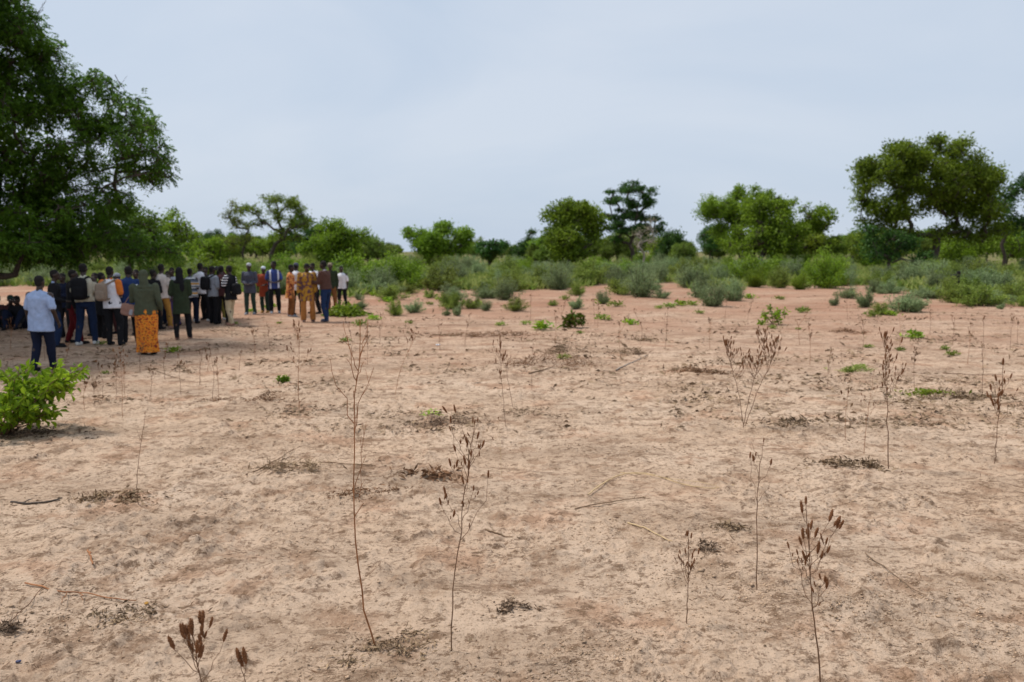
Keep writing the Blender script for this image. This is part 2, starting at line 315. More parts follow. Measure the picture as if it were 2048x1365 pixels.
# ------------------------------------------------------------------ trees
def skeleton(base, fork, lobes, r_tip=0.02, rg=rng, spread=0.06, multi=1):
    """nodes grown from the trunk towards every lobe; returns tube paths"""
    nodes = []; parent = []; tips = []
    def add(p, par): nodes.append(np.asarray(p, float)); parent.append(par); return len(nodes)-1
    P = curve(base, fork, 5, 0, 0.03, rg); prev = -1
    for p in P: prev = add(p, prev)
    trunk_top = prev
    if multi > 1:
        for q in range(multi-1):
            off = np.array([rg.normal()*0.25, rg.normal()*0.25, 0]); f2 = np.asarray(fork) + np.array([(1 if q % 2 else -1)*rg.uniform(0.8, 1.6), rg.normal()*0.5, 0.2])
            P = curve(np.asarray(base)+off, f2, 5, 0, 0.03, rg); prev = 0
            for p in P[1:]: prev = add(p, prev)
    order = np.argsort([np.linalg.norm(l[0]-np.asarray(fork)) for l in lobes])
    for li in order:
        c, r = lobes[li]; N = np.array(nodes); d = np.linalg.norm(N - c, axis=1) + 2.5*np.maximum(0, N[:, 2]-c[2]+0.1*r)
        d[:3] += 100
        k_ = int(np.argmin(d)); a = nodes[k_]; prev = k_
        m_ = max(3, int(np.linalg.norm(c-a)/0.8)+2)
        for p in curve(a, c, m_, 0.08, spread, rg)[1:]: prev = add(p, prev)
        tips.append(prev)
        for q in range(4):
            v = unit(rg.normal(size=3) + np.array([0, 0, 0.4])); e = c + v*r*rg.uniform(0.6, 0.95); pr = prev
            for p in curve(c, e, 3, 0, 0.1, rg)[1:]: pr = add(p, pr)
            tips.append(pr)
    ch = [[] for _ in nodes]
    for i_, p_ in enumerate(parent):
        if p_ >= 0: ch[p_].append(i_)
    rad = np.zeros(len(nodes))
    for i_ in range(len(nodes)-1, -1, -1):
        rad[i_] = max(r_tip, sum(rad[q]**2.75 for q in ch[i_])**(1/2.75) if ch[i_] else r_tip)
    paths = []
    for i_ in range(len(nodes)):
        for s_ in ch[i_]:
            if parent[i_] >= 0 and s_ == ch[i_][0] and i_ != 0: continue
            seq = [i_, s_]
            while ch[seq[-1]]: seq.append(ch[seq[-1]][0])
            pr = [rad[q] for q in seq]; pr[0] = min(pr[0], pr[1]*1.15)
            paths.append((np.array([nodes[q] for q in seq]), np.array(pr)))
    # root flare
    p0, r0 = paths[0]; r0 = r0.copy(); r0[0] *= 1.35; p0 = p0.copy(); p0[0][2] -= 0.15; paths[0] = (p0, r0)
    return paths
def crown_leaves(lobes, per_m2, ln, wd, rg=rng, flat=0.75, clump=0.33):
    Vs = []
    for c, r in lobes:
        nsub = int(7 + 5*r); u = unit(rg.normal(size=(nsub, 3)) + np.array([0, 0, 0.25])); sub = c + u*r*rg.uniform(0.35, 0.95, (nsub, 1))*np.array([1, 1, flat])
        n = int(per_m2*r*r*6.5)
        idx = rg.integers(0, nsub, n); P = sub[idx] + rg.normal(size=(n, 3))*r*clump*np.array([1, 1, flat*0.8])
        D = unit((P - c)/r*0.6 + rg.normal(size=(n, 3))*0.7 + np.array([0, 0, -0.12]))
        Vs.append(leaf_quads(P, D, ln*rg.uniform(0.7, 1.3, n), wd*rg.uniform(0.7, 1.3, n), rg=rg))
    return np.concatenate(Vs)
def ellipse_lobes(ells, D, depth, rl, dens=1.0, rg=rng, py2=None):
    """crown regions given as ellipses seen from the front (px) -> lobes filling real ellipsoids at distance D"""
    out_ = []; s = D/FPX
    for e in ells:
        cx, cy, rx, ry = e[:4]; dk = e[4] if len(e) > 4 else 0.0
        C = np.array(PT(cx, cy, D)); C[1] += dk
        a, b_, = rx*s, ry*s; dy = min(depth, max(a, 1.0)*1.1)
        vol = a*b_*dy; n = max(3, int(dens*vol/(rl**3)*1.15))
        for q in range(n):
            v = unit(rg.normal(size=3))*rg.uniform(0.25, 1)**0.5
            r = rl*rg.uniform(0.7, 1.25)
            w = np.array([max(a-r*0.55, 0.1)*v[0], dy*v[1], max(b_-r*0.35, 0.15)*v[2]])
            out_.append((C + w, min(r, b_*1.15)))
    return out_
def build_tree(name, label, cat, bx, by, ells, rl, per, ln, wd, leafm, barkm='bark', depth=4, dens=1.0, fork=None, flat=0.92, tip=0.02, D=None, group=None, seed=1, multi=1, clump=0.33):
    rg = np.random.default_rng(seed)
    if D is None: g_ = G(bx, by)
    else: q = PT(bx, by, D); g_ = Vector((q.x, q.y, gz(q.x, q.y)))
    D_ = g_.y; lobes = ellipse_lobes(ells, D_, depth, rl, dens, rg)
    base = np.array(g_)
    fk = np.array(PT(*fork, D_)) if fork else base + np.array([0, 0, 0.3*(max(l[0][2] for l in lobes)-base[2])])
    paths = skeleton(base, fk, lobes, tip, rg, multi=multi)
    o = thing(name, label, cat, g_, 0, group)
    V, F_ = tubes(paths, 7); link('trunk', npmesh('trunk', V-base, F_, True), M[barkm], o)
    V = crown_leaves(lobes, per, ln, wd, rg, flat, clump) - base
    link('crown', leafmesh('crown', V, rg), M[leafm], o)
    return o

# the big shade tree on the left: low wide crown, twigs hanging free
big_ells = [(-40, 20, 110, 90, 0), (20, 130, 90, 80, 1), (45, 60, 70, 50, 0), (85, 90, 40, 18, 0), (80, 210, 80, 60, 0), (20, 230, 90, 70, -2), (150, 190, 50, 30, 0),
            (215, 180, 55, 28, 0), (175, 165, 40, 20, 0.5), (250, 215, 35, 28, 0), (225, 255, 50, 38, 0.5), (290, 290, 30, 22, 0), (250, 300, 50, 30, 0.5), (215, 330, 50, 26, 0.5), (200, 380, 50, 34, 0), (320, 345, 22, 14, 0), (285, 350, 20, 12, 0), (180, 240, 60, 45, 0), (240, 245, 40, 35, 1), (265, 285, 42, 25, 0), (305, 325, 34, 16, 0), (270, 330, 40, 25, 1),
            (90, 330, 110, 60, 0), (165, 300, 60, 50, -1), (30, 400, 90, 60, 0), (130, 420, 110, 50, -1), (205, 415, 45, 40, 0), (90, 480, 120, 42, -1), (190, 475, 80, 42, 0), (250, 490, 60, 34, 1.5),
            (10, 480, 80, 45, 2), (60, 510, 90, 20, -0.5), (160, 512, 80, 20, 0), (250, 505, 70, 22, 0.5), (310, 500, 40, 20, 1), (120, 495, 100, 26, -2), (30, 505, 80, 24, -2.5)]
off_ells = [(-150, 200, 160, 150, 0), (-250, 380, 180, 120, -1), (-330, 200, 180, 160, 1), (-140, -60, 180, 120, 0), (-60, 400, 130, 90, -4), (-180, 440, 150, 60, -4), (-120, 330, 170, 110, -6), (-20, 300, 120, 90, -4), (10, 400, 110, 60, -3.5), (-330, 420, 200, 70, -5), (-60, 200, 100, 80, -4), (-100, -120, 220, 110, -6), (60, -130, 130, 90, -6), (-60, 60, 150, 120, -6), (40, 240, 90, 90, -5), (-200, -330, 160, 70, -8), (-250, -100, 200, 130, -8), (-250, 150, 180, 130, -8), (-60, 220, 110, 110, -7), (60, -210, 140, 60, -3), (-450, 0, 200, 160, -6), (-450, 250, 200, 130, -6)]  # mostly unseen crown lobes, many added to deepen the shade on the crowd
rgb_ = np.random.default_rng(11)
BD = 23.0
g_ = PT(-70, 640, BD); base = np.array([g_.x, g_.y, gz(g_.x, g_.y)])
lobes_v = ellipse_lobes(big_ells, BD, 2.6, 0.44, 0.72, rgb_); lobes_o = ellipse_lobes(off_ells, BD, 5, 0.95, 0.75, rgb_)
bt = thing('shade_tree', 'huge dark leafy shade tree filling the left edge above the crowd', 'tree', Vector(base))
paths = skeleton(base, np.array(PT(-60, 470, BD)), lobes_v + lobes_o, 0.011, rgb_)
# bare twigs that stick out of the crown
for (x0, y0, x1, y1) in [(250, 265, 338, 262), (268, 300, 360, 335), (225, 365, 268, 375), (235, 380, 262, 395), (50, 40, 48, -20), (48, 50, 92, 0), (60, 45, 85, 20), (230, 150, 255, 185), (285, 250, 315, 255)]:
    a = np.array(PT(x0, y0, BD-0.3)); e = np.array(PT(x1, y1, BD-0.5)); P = curve(a, e, 6, 0.02, 0.05, rgb_); paths.append((P, np.linspace(0.012, 0.004, 6)))
    mid = P[3]; paths.append((curve(mid, mid + np.array([0.25, -0.1, 0.22]), 4, 0, 0.08, rgb_), np.linspace(0.006, 0.003, 4)))
# the low dark limb at the frame edge
paths.append((np.array([PT(-70, 560, BD), PT(-20, 552, BD-1), PT(10, 553, BD-1.3), PT(30, 550, BD-1.5), PT(36, 530, BD-1.6), PT(48, 505, BD-1.6)]), np.array([0.16, 0.11, 0.09, 0.08, 0.06, 0.04])))
V, F_ = tubes(paths, 7); link('trunk', npmesh('trunk', V-base, F_, True), M['bark'], bt)
# compound leaves: sprays of leaflets
def sprays(lobes, n_per, leaflet, spray, rg, pairs=5):
    Vs = []
    for c, r in lobes:
        n = max(6, int(n_per*r*r)); u = unit(rg.normal(size=(n, 3)) + np.array([0.1, 0, 0.2])); P = c + u*r*rg.uniform(0.2, 1.0, (n, 1))*np.array([1, 1, 0.8])
        A = unit(u*0.8 + rg.normal(size=(n, 3))*0.5 + np.array([0, 0, -0.25])); S = unit(np.cross(A, unit(rg.normal(size=(n, 3))*0.5 + np.array([0, 0, 1.0]))))
        sp = spray*rg.uniform(0.7, 1.3, (n, 1))
        for q in range(pairs):
            f = (q+1)/pairs
            for sgn in (-1, 1):
                B = P + A*sp*f + np.array([0, 0, -0.25])*sp*f*f
                D = unit(A*0.55 + S*sgn + rg.normal(size=(n, 3))*0.18 + np.array([0, 0, -0.25]))
                Vs.append(leaf_quads(B, D, leaflet*rg.uniform(0.8, 1.2, n)*(1-0.25*abs(f-0.6)), leaflet*0.42, 0.15, rg))
    return np.concatenate(Vs)
V = np.concatenate([sprays(lobes_v, 230, 0.105, 0.22, rgb_), crown_leaves(lobes_o, 130, 0.22, 0.13, rgb_)]) - base
link('crown', leafmesh('crown', V, rgb_), M['leaf_big'], bt)
print('big tree leaves', len(V)//4, 'lobes', len(lobes_v), len(lobes_o))

T = build_tree
T('tree', 'tall spreading green tree at right with forked grey trunk', 'tree', 1868, 545,
  [(1755, 345, 45, 40), (1745, 385, 38, 30), (1760, 430, 48, 30), (1732, 412, 26, 22), (1768, 458, 34, 16), (1725, 340, 20, 16), (1815, 432, 30, 16), (1800, 320, 40, 32), (1835, 305, 45, 32), (1890, 300, 48, 34), (1940, 335, 50, 38), (1850, 350, 60, 45), (1915, 375, 65, 45), (1975, 370, 45, 40), (1965, 420, 45, 40), (1890, 420, 50, 25), (1820, 390, 45, 28), (1925, 465, 45, 28), (1985, 465, 32, 34), (1840, 470, 50, 16)],
  0.95, 46, 0.28, 0.16, 'leaf_mid', depth=4.5, dens=0.72, fork=(1873, 478), tip=0.035, seed=3)
T('tree', 'dark branching tree cut by the right edge of the picture', 'tree', 2006, 541,
  [(1995, 420, 30, 25), (2025, 385, 35, 26), (2060, 390, 35, 35), (2050, 440, 35, 28), (2012, 455, 25, 16), (2065, 480, 30, 26)], 0.95, 42, 0.28, 0.16, 'leaf_dark', depth=4, dens=0.7, fork=(2008, 478), tip=0.035, seed=4)
T('tree', 'round dense light green tree left of the tall dark tree', 'tree', 1134, 549,
  [(1150, 412, 38, 24), (1118, 432, 34, 28), (1185, 430, 36, 28), (1150, 445, 50, 34), (1105, 465, 26, 28), (1195, 465, 26, 34), (1145, 485, 56, 32), (1132, 512, 40, 18)], 0.75, 52, 0.26, 0.15, 'leaf_mid', depth=3.6, dens=0.8, fork=(1134, 510), tip=0.03, seed=5)
T('tree', 'tall dark airy tree with layered crown rising above its neighbours', 'tree', 1265, 528,
  [(1255, 376, 40, 13), (1222, 392, 24, 14), (1285, 388, 28, 14), (1298, 408, 20, 12), (1250, 405, 40, 15), (1225, 430, 30, 15), (1270, 432, 38, 14), (1300, 440, 26, 10), (1240, 458, 34, 18), (1285, 462, 38, 16), (1322, 455, 16, 16), (1235, 480, 18, 8)], 0.95, 34, 0.34, 0.2, 'leaf_dark', depth=4.5, dens=0.42, fork=(1264, 480), tip=0.05, seed=6, flat=0.5)
T('tree', 'small rounded green tree right of the tall dark tree', 'tree', 1342, 530, [(1342, 485, 30, 18), (1330, 503, 26, 14), (1362, 500, 18, 14)], 1.1, 44, 0.34, 0.2, 'leaf_dark', depth=3, fork=(1342, 515), tip=0.05, seed=8)
T('tree', 'pale nearly bare sapling in front of the tall dark tree', 'tree', 1288, 541, [(1285, 470, 18, 14), (1300, 450, 14, 16), (1275, 490, 16, 12), (1305, 480, 14, 18)], 0.8, 7, 0.2, 0.1, 'leaf_pale', 'bark_pale', depth=2, dens=1.0, fork=(1288, 508), tip=0.03, seed=9)
T('tree', 'dark tree leaning out left behind the broad green one', 'tree', 1487, 531,
  [(1425, 410, 28, 18), (1415, 435, 22, 16), (1450, 425, 30, 22), (1490, 390, 34, 18), (1530, 392, 22, 10), (1480, 415, 38, 20), (1440, 458, 30, 14), (1490, 445, 40, 24), (1455, 480, 28, 18)], 1.0, 40, 0.32, 0.19, 'leaf_mid', depth=4, dens=0.7, fork=(1478, 490), tip=0.05, seed=10)
T('tree', 'broad spreading green tree in the right middle of the tree line', 'tree', 1510, 542,
  [(1540, 405, 40, 22), (1505, 425, 34, 24), (1580, 415, 36, 26), (1545, 435, 50, 28), (1620, 430, 28, 22), (1655, 430, 24, 20), (1520, 465, 50, 28), (1590, 462, 50, 26), (1640, 455, 28, 12), (1475, 490, 34, 20), (1560, 495, 60, 20)], 0.85, 44, 0.28, 0.16, 'leaf_mid', depth=4.5, dens=0.7, fork=(1530, 500), tip=0.04, seed=12, multi=2)
T('tree', 'umbrella-shaped tree with bare forked limbs behind the people in caps', 'tree', 528, 541,
  [(575, 408, 26, 16), (540, 402, 26, 12), (510, 418, 20, 14), (598, 425, 20, 20), (590, 450, 22, 18), (550, 430, 24, 14), (485, 425, 14, 12), (612, 445, 10, 14), (580, 475, 26, 12), (525, 445, 12, 10), (500, 450, 12, 10), (560, 462, 12, 8)], 0.6, 46, 0.20, 0.12, 'leaf_mid', depth=3.0, dens=0.75, fork=(525, 505), tip=0.03, seed=13, multi=3)
T('tree', 'thin feathery pale green tree left of the umbrella-shaped tree', 'tree', 486, 545,
  [(452, 430, 16, 14), (470, 415, 14, 12), (465, 450, 24, 14), (490, 450, 20, 16), (480, 475, 24, 14), (505, 480, 16, 12), (460, 490, 28, 16)], 0.6, 34, 0.19, 0.1, 'leaf_yellow', depth=2.5, dens=0.7, fork=(488, 495), tip=0.022, seed=14)
T('tree', 'bushy green tree just right of the umbrella-shaped tree', 'tree', 672, 545,
  [(665, 458, 26, 14), (700, 468, 26, 16), (722, 470, 14, 10), (640, 475, 26, 18), (672, 485, 44, 22), (712, 492, 24, 16), (625, 500, 24, 18), (670, 512, 50, 16)], 0.75, 62, 0.24, 0.14, 'leaf_mid', depth=3, dens=1.1, fork=(672, 515), tip=0.03, seed=15)
T('tree', 'wide flat-topped tree alone in the middle of the horizon', 'tree', 872, 533,
  [(820, 468, 20, 10), (845, 470, 20, 12), (880, 462, 28, 14), (915, 465, 24, 14), (935, 475, 12, 12), (870, 485, 44, 16), (915, 490, 26, 14), (835, 490, 20, 12), (880, 508, 50, 12)], 1.05, 46, 0.34, 0.2, 'leaf_mid', depth=4, dens=1.0, fork=(874, 508), tip=0.05, seed=16)
T('tree', 'small dark round-headed tree right of the flat-topped tree', 'tree', 978, 531, [(970, 490, 22, 12), (990, 495, 20, 12), (1010, 490, 10, 6), (975, 506, 26, 10)], 1.0, 44, 0.34, 0.2, 'leaf_dark', depth=3, fork=(978, 512), tip=0.05, seed=17)
T('tree', 'skinny tree with one tuft above its small crown', 'tree', 1048, 531, [(1062, 467, 11, 6), (1056, 482, 6, 6), (1045, 497, 18, 11), (1030, 505, 12, 9), (1060, 512, 16, 9)], 0.8, 40, 0.32, 0.18, 'leaf_dark', depth=2, fork=(1050, 510), tip=0.05, seed=18)
T('tree', 'yellow-green flat-topped tree left of the tallest right tree', 'tree', 1688, 543, [(1690, 482, 34, 8), (1655, 488, 18, 8), (1700, 494, 26, 10), (1670, 500, 28, 10), (1705, 512, 24, 10)], 0.7, 52, 0.24, 0.13, 'leaf_yellow', depth=3, dens=1.0, fork=(1690, 518), tip=0.03, seed=19)
T('tree', 'shaggy dark tree under the left limbs of the tall right tree', 'tree', 1778, 549, [(1740, 462, 18, 12), (1755, 480, 28, 16), (1790, 485, 30, 20), (1820, 490, 28, 18), (1770, 508, 44, 16), (1830, 515, 36, 16)], 0.8, 48, 0.26, 0.15, 'leaf_dark', depth=3, dens=0.9, fork=(1780, 518), tip=0.035, seed=20)
T('tree', 'leafy tree behind the trunks of the tall right tree', 'tree', 1925, 543, [(1900, 490, 30, 20), (1945, 495, 34, 22), (1980, 500, 24, 18), (1915, 515, 44, 14)], 0.85, 46, 0.26, 0.15, 'leaf_mid', depth=3, fork=(1925, 515), tip=0.035, seed=21, D=88)
T('tree', 'rounded tree showing below the right tip of the shade tree', 'tree', 262, 556, [(262, 430, 36, 24), (290, 455, 34, 24), (250, 460, 44, 26), (310, 485, 36, 20), (265, 495, 56, 24), (330, 505, 24, 16)], 0.65, 62, 0.20, 0.12, 'leaf_big', depth=3, dens=0.9, fork=(262, 515), tip=0.025, seed=22, D=52)
T('tree', 'low green tree between the shade tree and the umbrella-shaped tree', 'tree', 412, 545, [(410, 492, 26, 12), (435, 490, 26, 14), (385, 505, 26, 12), (420, 512, 44, 14)], 0.7, 55, 0.24, 0.14, 'leaf_mid', depth=3, dens=1.0, fork=(412, 520), tip=0.03, seed=23)

# belt of trees on the skyline: five kinds, copied
LAND2 = ['at far left behind the shade tree', 'left of the umbrella-shaped tree', 'by the umbrella-shaped tree', 'by the bushy tree', 'left of the flat-topped tree', 'by the flat-topped tree', 'by the skinny tufted tree', 'by the round dense tree', 'by the tall airy tree', 'left of the broad tree', 'by the broad tree', 'by the yellow-green tree', 'behind the tallest right tree', 'at the far right']
LX = [150, 400, 528, 672, 780, 872, 1010, 1134, 1265, 1400, 1540, 1690, 1868, 2020]
protos = []
for i_ in range(6):
    rg = np.random.default_rng(100+i_)
    h = [5.2, 6.5, 4.4, 5.6, 7.2, 4.8][i_]; w = [3.2, 3.4, 2.8, 4.0, 3.4, 3.0][i_]; lob = []
    for q in range(26):
        v = unit(rg.normal(size=3))*rg.uniform(0.3, 1)**0.5; lob.append((np.array([v[0]*w*0.8, v[1]*w*0.8, h*0.60 + v[2]*h*0.34]), rg.uniform(0.65, 1.15)))
    tp, tf = tubes(skeleton(np.zeros(3), np.array([rg.normal()*0.2, 0, h*0.3]), lob, 0.04, rg), 5)
    protos.append((npmesh('trunk', tp, tf, True), leafmesh('crown', crown_leaves(lob, 26, 0.34, 0.2, rg), rg)))
    protos[-1][0].materials.append(M['bark']); protos[-1][1].materials.append(M[['leaf_far', 'leaf_mid', 'leaf_far', 'leaf_yellow', 'leaf_dark', 'leaf_far'][i_]])
kinds = ['small green tree', 'mid green tree', 'squat green tree', 'wide yellow-green tree', 'taller dark green tree', 'small rounded tree']
rg = np.random.default_rng(5)
for q in range(230):
    D = rg.uniform(100, 330); px = rg.uniform(-120, 2170); kd = int(rg.choice(6, p=[.22, .18, .2, .08, .14, .18]))
    p = PT(px, 510, D); x, y = p.x, p.y; s = rg.uniform(0.65, 1.15)*(1.0 + (D-100)/600)
    if 740 < px < 1080 or 1290 < px < 1400: s *= 0.78
    o = thing('tree', kinds[kd] + (' in the nearer belt ' if D < 170 else ' in the farther belt ' if D < 250 else ' on the skyline ') + LAND2[int(np.argmin(np.abs(np.array(LX)-px)))], 'tree', (x, y, gz(x, y)), rg.uniform(0, 6.28), 'trees of the far skyline belt'); o.scale = (s*rg.uniform(0.9, 1.3), s*rg.uniform(0.9, 1.2), s)
    link('trunk', protos[kd][0], None, o); link('crown', protos[kd][1], None, o)

# ------------------------------------------------------------------ shrubs
def shrub_meshes(seed, h, w, stems, leaves, ln, wd, upright=0.8):
    rg = np.random.default_rng(seed); paths = []; Vs = []
    for q in range(stems):
        a = rg.uniform(0, 6.28); rr = w*math.sqrt(rg.uniform(0, 1))*(1+0.3*math.sin(a*2+seed)+0.2*math.sin(a*3+seed*2)); e = np.array([math.cos(a)*rr, math.sin(a)*rr, h*rg.uniform(0.3, 1.0)*(1-0.35*min(1, rr/w)**2)])
        b0 = np.array([math.cos(a), math.sin(a), 0])*rg.uniform(0, 0.9)*rr*0.8; P = curve(b0, e, 5, 0.06, 0.05, rg); paths.append((P, np.linspace(0.014, 0.005, 5)))
        n = leaves; s_ = rg.uniform(0.06, 1.0, n)**0.9; idx = np.clip((s_*4).astype(int), 0, 3); fr = (s_*4-idx)[:, None]
        C = P[idx]*(1-fr) + P[idx+1]*fr + rg.normal(size=(n, 3))*np.array([0.09, 0.09, 0.06])*h*0.8
        D = unit(rg.normal(size=(n, 3))*0.7 + (e-b0)/np.linalg.norm(e-b0)*upright); C[:, 2] = np.maximum(C[:, 2], 0.02)
        Vs.append(leaf_quads(C, D, ln*rg.uniform(0.7, 1.3, n), wd*rg.uniform(0.7, 1.3, n), rg=rg))
    tv, tf = tubes(paths, 4)
    return npmesh('stems', tv, tf, True), leafmesh('foliage', np.concatenate(Vs), rg)
SK = []
for i_, (h, w, st, lv, ln, wd, mm) in enumerate([(1.35, 0.85, 34, 95, 0.085, 0.04, 'leaf_shrub'), (1.6, 0.8, 30, 110, 0.09, 0.042, 'leaf_shrub'), (1.1, 0.95, 32, 95, 0.085, 0.045, 'leaf_shrub2'),
                                                (1.7, 1.0, 38, 110, 0.10, 0.05, 'leaf_shrub2'), (0.9, 0.6, 24, 70, 0.08, 0.04, 'leaf_shrub'), (1.9, 1.1, 40, 120, 0.11, 0.06, 'leaf_mid')]):
    a, b_ = shrub_meshes(40+i_, h, w, st, lv, ln, wd); a.materials.append(M['bark']); b_.materials.append(M[mm]); SK.append((a, b_, h))
LAND = [(-40, 'behind the crowd at far left'), (262, 'behind the woman in olive'), (412, 'behind the man with the camera'), (528, 'below the umbrella-shaped tree'), (672, 'below the bushy tree'), (770, 'right of the bushy tree'), (872, 'below the flat-topped tree'), (978, 'below the small round-headed tree'), (1048, 'below the skinny tufted tree'), (1134, 'below the round dense tree'), (1265, 'below the tall airy tree'), (1342, 'below the small rounded tree'), (1440, 'left of the broad spreading tree'), (1530, 'below the broad spreading tree'), (1610, 'right of the broad spreading tree'), (1688, 'below the yellow-green tree'), (1778, 'below the shaggy dark tree'), (1868, 'below the tallest right tree'), (1940, 'right of the tallest right tree'), (2030, 'at the right edge')]
def landmark(px): return min(LAND, key=lambda q: abs(q[0]-px))[1]
def put_shrub(px, py, kd, hpx=None, s=None, label=None, group=None, wx=1.0, rg=rng):
    g = G(px, py); sc_ = s if s else hpx/FPX*g.y/SK[kd][2]
    o = thing('shrub', label, 'shrub', g, rg.uniform(0, 6.28), group); o.scale = (sc_*wx, sc_*wx, sc_)
    link('stems', SK[kd][0], None, o); link('foliage', SK[kd][1], None, o); return o
for (px, py, kd, hp, wx, lab) in [
    (1012, 600, 1, 56, 0.9, 'grey-green shrub standing forward in the middle of the clearing edge'), (966, 598, 4, 36, 1.1, 'low grey-green shrub at the left foot of the middle shrub'),
    (1282, 594, 1, 72, 1.1, 'tall feathery grey-green shrub below the pale bare sapling'), (1230, 578, 0, 44, 1.0, 'pale green shrub left of the tall feathery one'),
    (1425, 614, 0, 52, 1.1, 'bright green rounded shrub in the front pair at right centre'), (1462, 602, 1, 56, 1.0, 'silvery shrub in the front pair at right centre'),
    (1400, 596, 4, 40, 1.0, 'small grey shrub left of the front pair'), (1650, 577, 5, 88, 0.72, 'dark dense pointed bush with black base'), (1805, 624, 4, 50, 1.1, 'silvery green low shrub alone on bare soil at right'),
    (1762, 630, 2, 26, 1.0, 'small yellow-green bush beside the silvery low shrub'), (1905, 606, 3, 56, 1.1, 'sprawling green shrub in front of the figure in black'), (1955, 612, 2, 44, 1.5, 'low wide green shrub at the right clearing edge'),
    (1990, 590, 0, 52, 1.3, 'grey shrub behind the low wide one at right'), (2030, 604, 2, 40, 1.2, 'green shrub touching the right edge of the picture'), (830, 626, 4, 32, 1.0, 'fresh green small shrub on bare soil right of the crowd'),
    (792, 632, 2, 34, 0.7, 'thin greenish upright weed left of the fresh small shrub'), (897, 590, 4, 28, 1.1, 'small grey-green mound shrub by the clearing edge'), (892, 632, 4, 18, 0.8, 'tiny grey sprig on the open soil'),
    (914, 632, 4, 30, 0.6, 'tiny upright grey-green sprig beside another sprig'), (945, 618, 2, 22, 1.3, 'flat green weed in front of the middle shrub'), (1155, 592, 2, 24, 0.9, 'yellow-green tuft shrub at the edge of the bare tongue'),
    (1510, 575, 5, 48, 0.9, 'dark green shrub left of the row of dark bushes'), (1560, 577, 3, 46, 1.0, 'broad green shrub between the dark bushes'), (1600, 580, 5, 40, 0.8, 'dark green shrub beside the dense pointed bush'),
    (1105, 612, 2, 12, 1.3, 'flat pale weed patch on the open soil'), (1668, 612, 4, 24, 0.8, 'single small dark green seedling bush at right'), (1730, 615, 4, 44, 0.7, 'thin upright shrub left of the silvery low shrub')]:
    put_shrub(px, py, kd, hp, None, lab, None, wx)
rg = np.random.default_rng(9)
slab = ['silvery shrub', 'upright grey-green shrub', 'low green shrub', 'tall yellowish green shrub', 'small silvery shrub', 'dark green bush']
def edge_row(px):
    xs = [-200, 250, 480, 560, 700, 760, 860, 940, 1050, 1150, 1200, 1350, 1400, 1500, 1700, 1780, 1850, 2048, 2300]
    yy = [575, 575, 585, 590, 597, 588, 580, 585, 583, 578, 570, 566, 582, 572, 572, 575, 592, 604, 610]
    return np.interp(px, xs, yy)
cnt = 0
while cnt < 285:
    px = rg.uniform(-150, 2200); e = edge_row(px) + rg.normal()*2; v = rg.uniform(0, 1)**0.75; py = 524 + (e-524)*v
    if 520 < px < 540: pass
    kd = int(rg.choice(6, p=[.26, .22, .17, .1, .15, .1])); s = rg.uniform(0.75, 1.25)*(1.0 if py > 545 else 1.15)
    put_shrub(px, py, kd, None, s, slab[kd] + (' in the front row ' if v > 0.72 else ' in the second row ' if v > 0.45 else ' in the middle rows ' if v > 0.22 else ' far back ') + landmark(px), 'shrubs of the belt beyond the clearing', rg.uniform(0.9, 1.3), rg); cnt += 1

for q in range(46):
    px = rg.choice([rg.uniform(690, 1060), rg.uniform(1150, 1500), rg.uniform(1680, 2080)]); py = edge_row(px) + 4 + 38*rg.uniform(0, 1)**1.8; kd = int(rg.choice([0, 2, 4, 4]))
    put_shrub(px, py, kd, rg.uniform(12, 34), None, ('small silvery straggler shrub ' if kd in (0, 4) else 'small green straggler shrub ') + 'on sand ' + landmark(px), 'straggler shrubs at the edge of the clearing', rg.uniform(0.9, 1.5), rg)
# undergrowth between the shrubs: nobody could count it
def scatter_tufts(name, label, n, region, ln, wd, m_, rg, blades=9, cat=None):
    C = []
    for q in range(n): C.append(region(rg))
    C = np.array(C); C = np.repeat(C, blades, 0); sp = ln*0.5
    C[:, :2] += rg.normal(size=(len(C), 2))*sp
    C[:, 2] = base_h(C[:, 0], C[:, 1]); D = unit(rg.normal(size=(len(C), 3))*0.5 + np.array([0, 0, 1.0]))
    s = rg.uniform(0.5, 1.3, len(C))
    o = link(name, leafmesh(name, leaf_quads(C, D, ln*s, wd*s, rg=rg), rg), M[m_]); return tag(o, label, None, None, 'stuff')
def reg_far(rg):
    px = rg.uniform(-300, 2350); e = edge_row(px); py = 512 + (e-512)*rg.uniform(0, 1)**0.9; r = ray(px, py); t_ = -CH/r.z; return [r.x*t_, r.y*t_, 0]
scatter_tufts('undergrowth', 'green weeds and grass covering the ground between the shrubs', 9000, reg_far, 0.55, 0.10, 'grass_dry', rg, 9)
scatter_tufts('undergrowth', 'leafy low green growth among the far shrubs', 7000, reg_far, 0.40, 0.18, 'leaf_far', rg, 8)
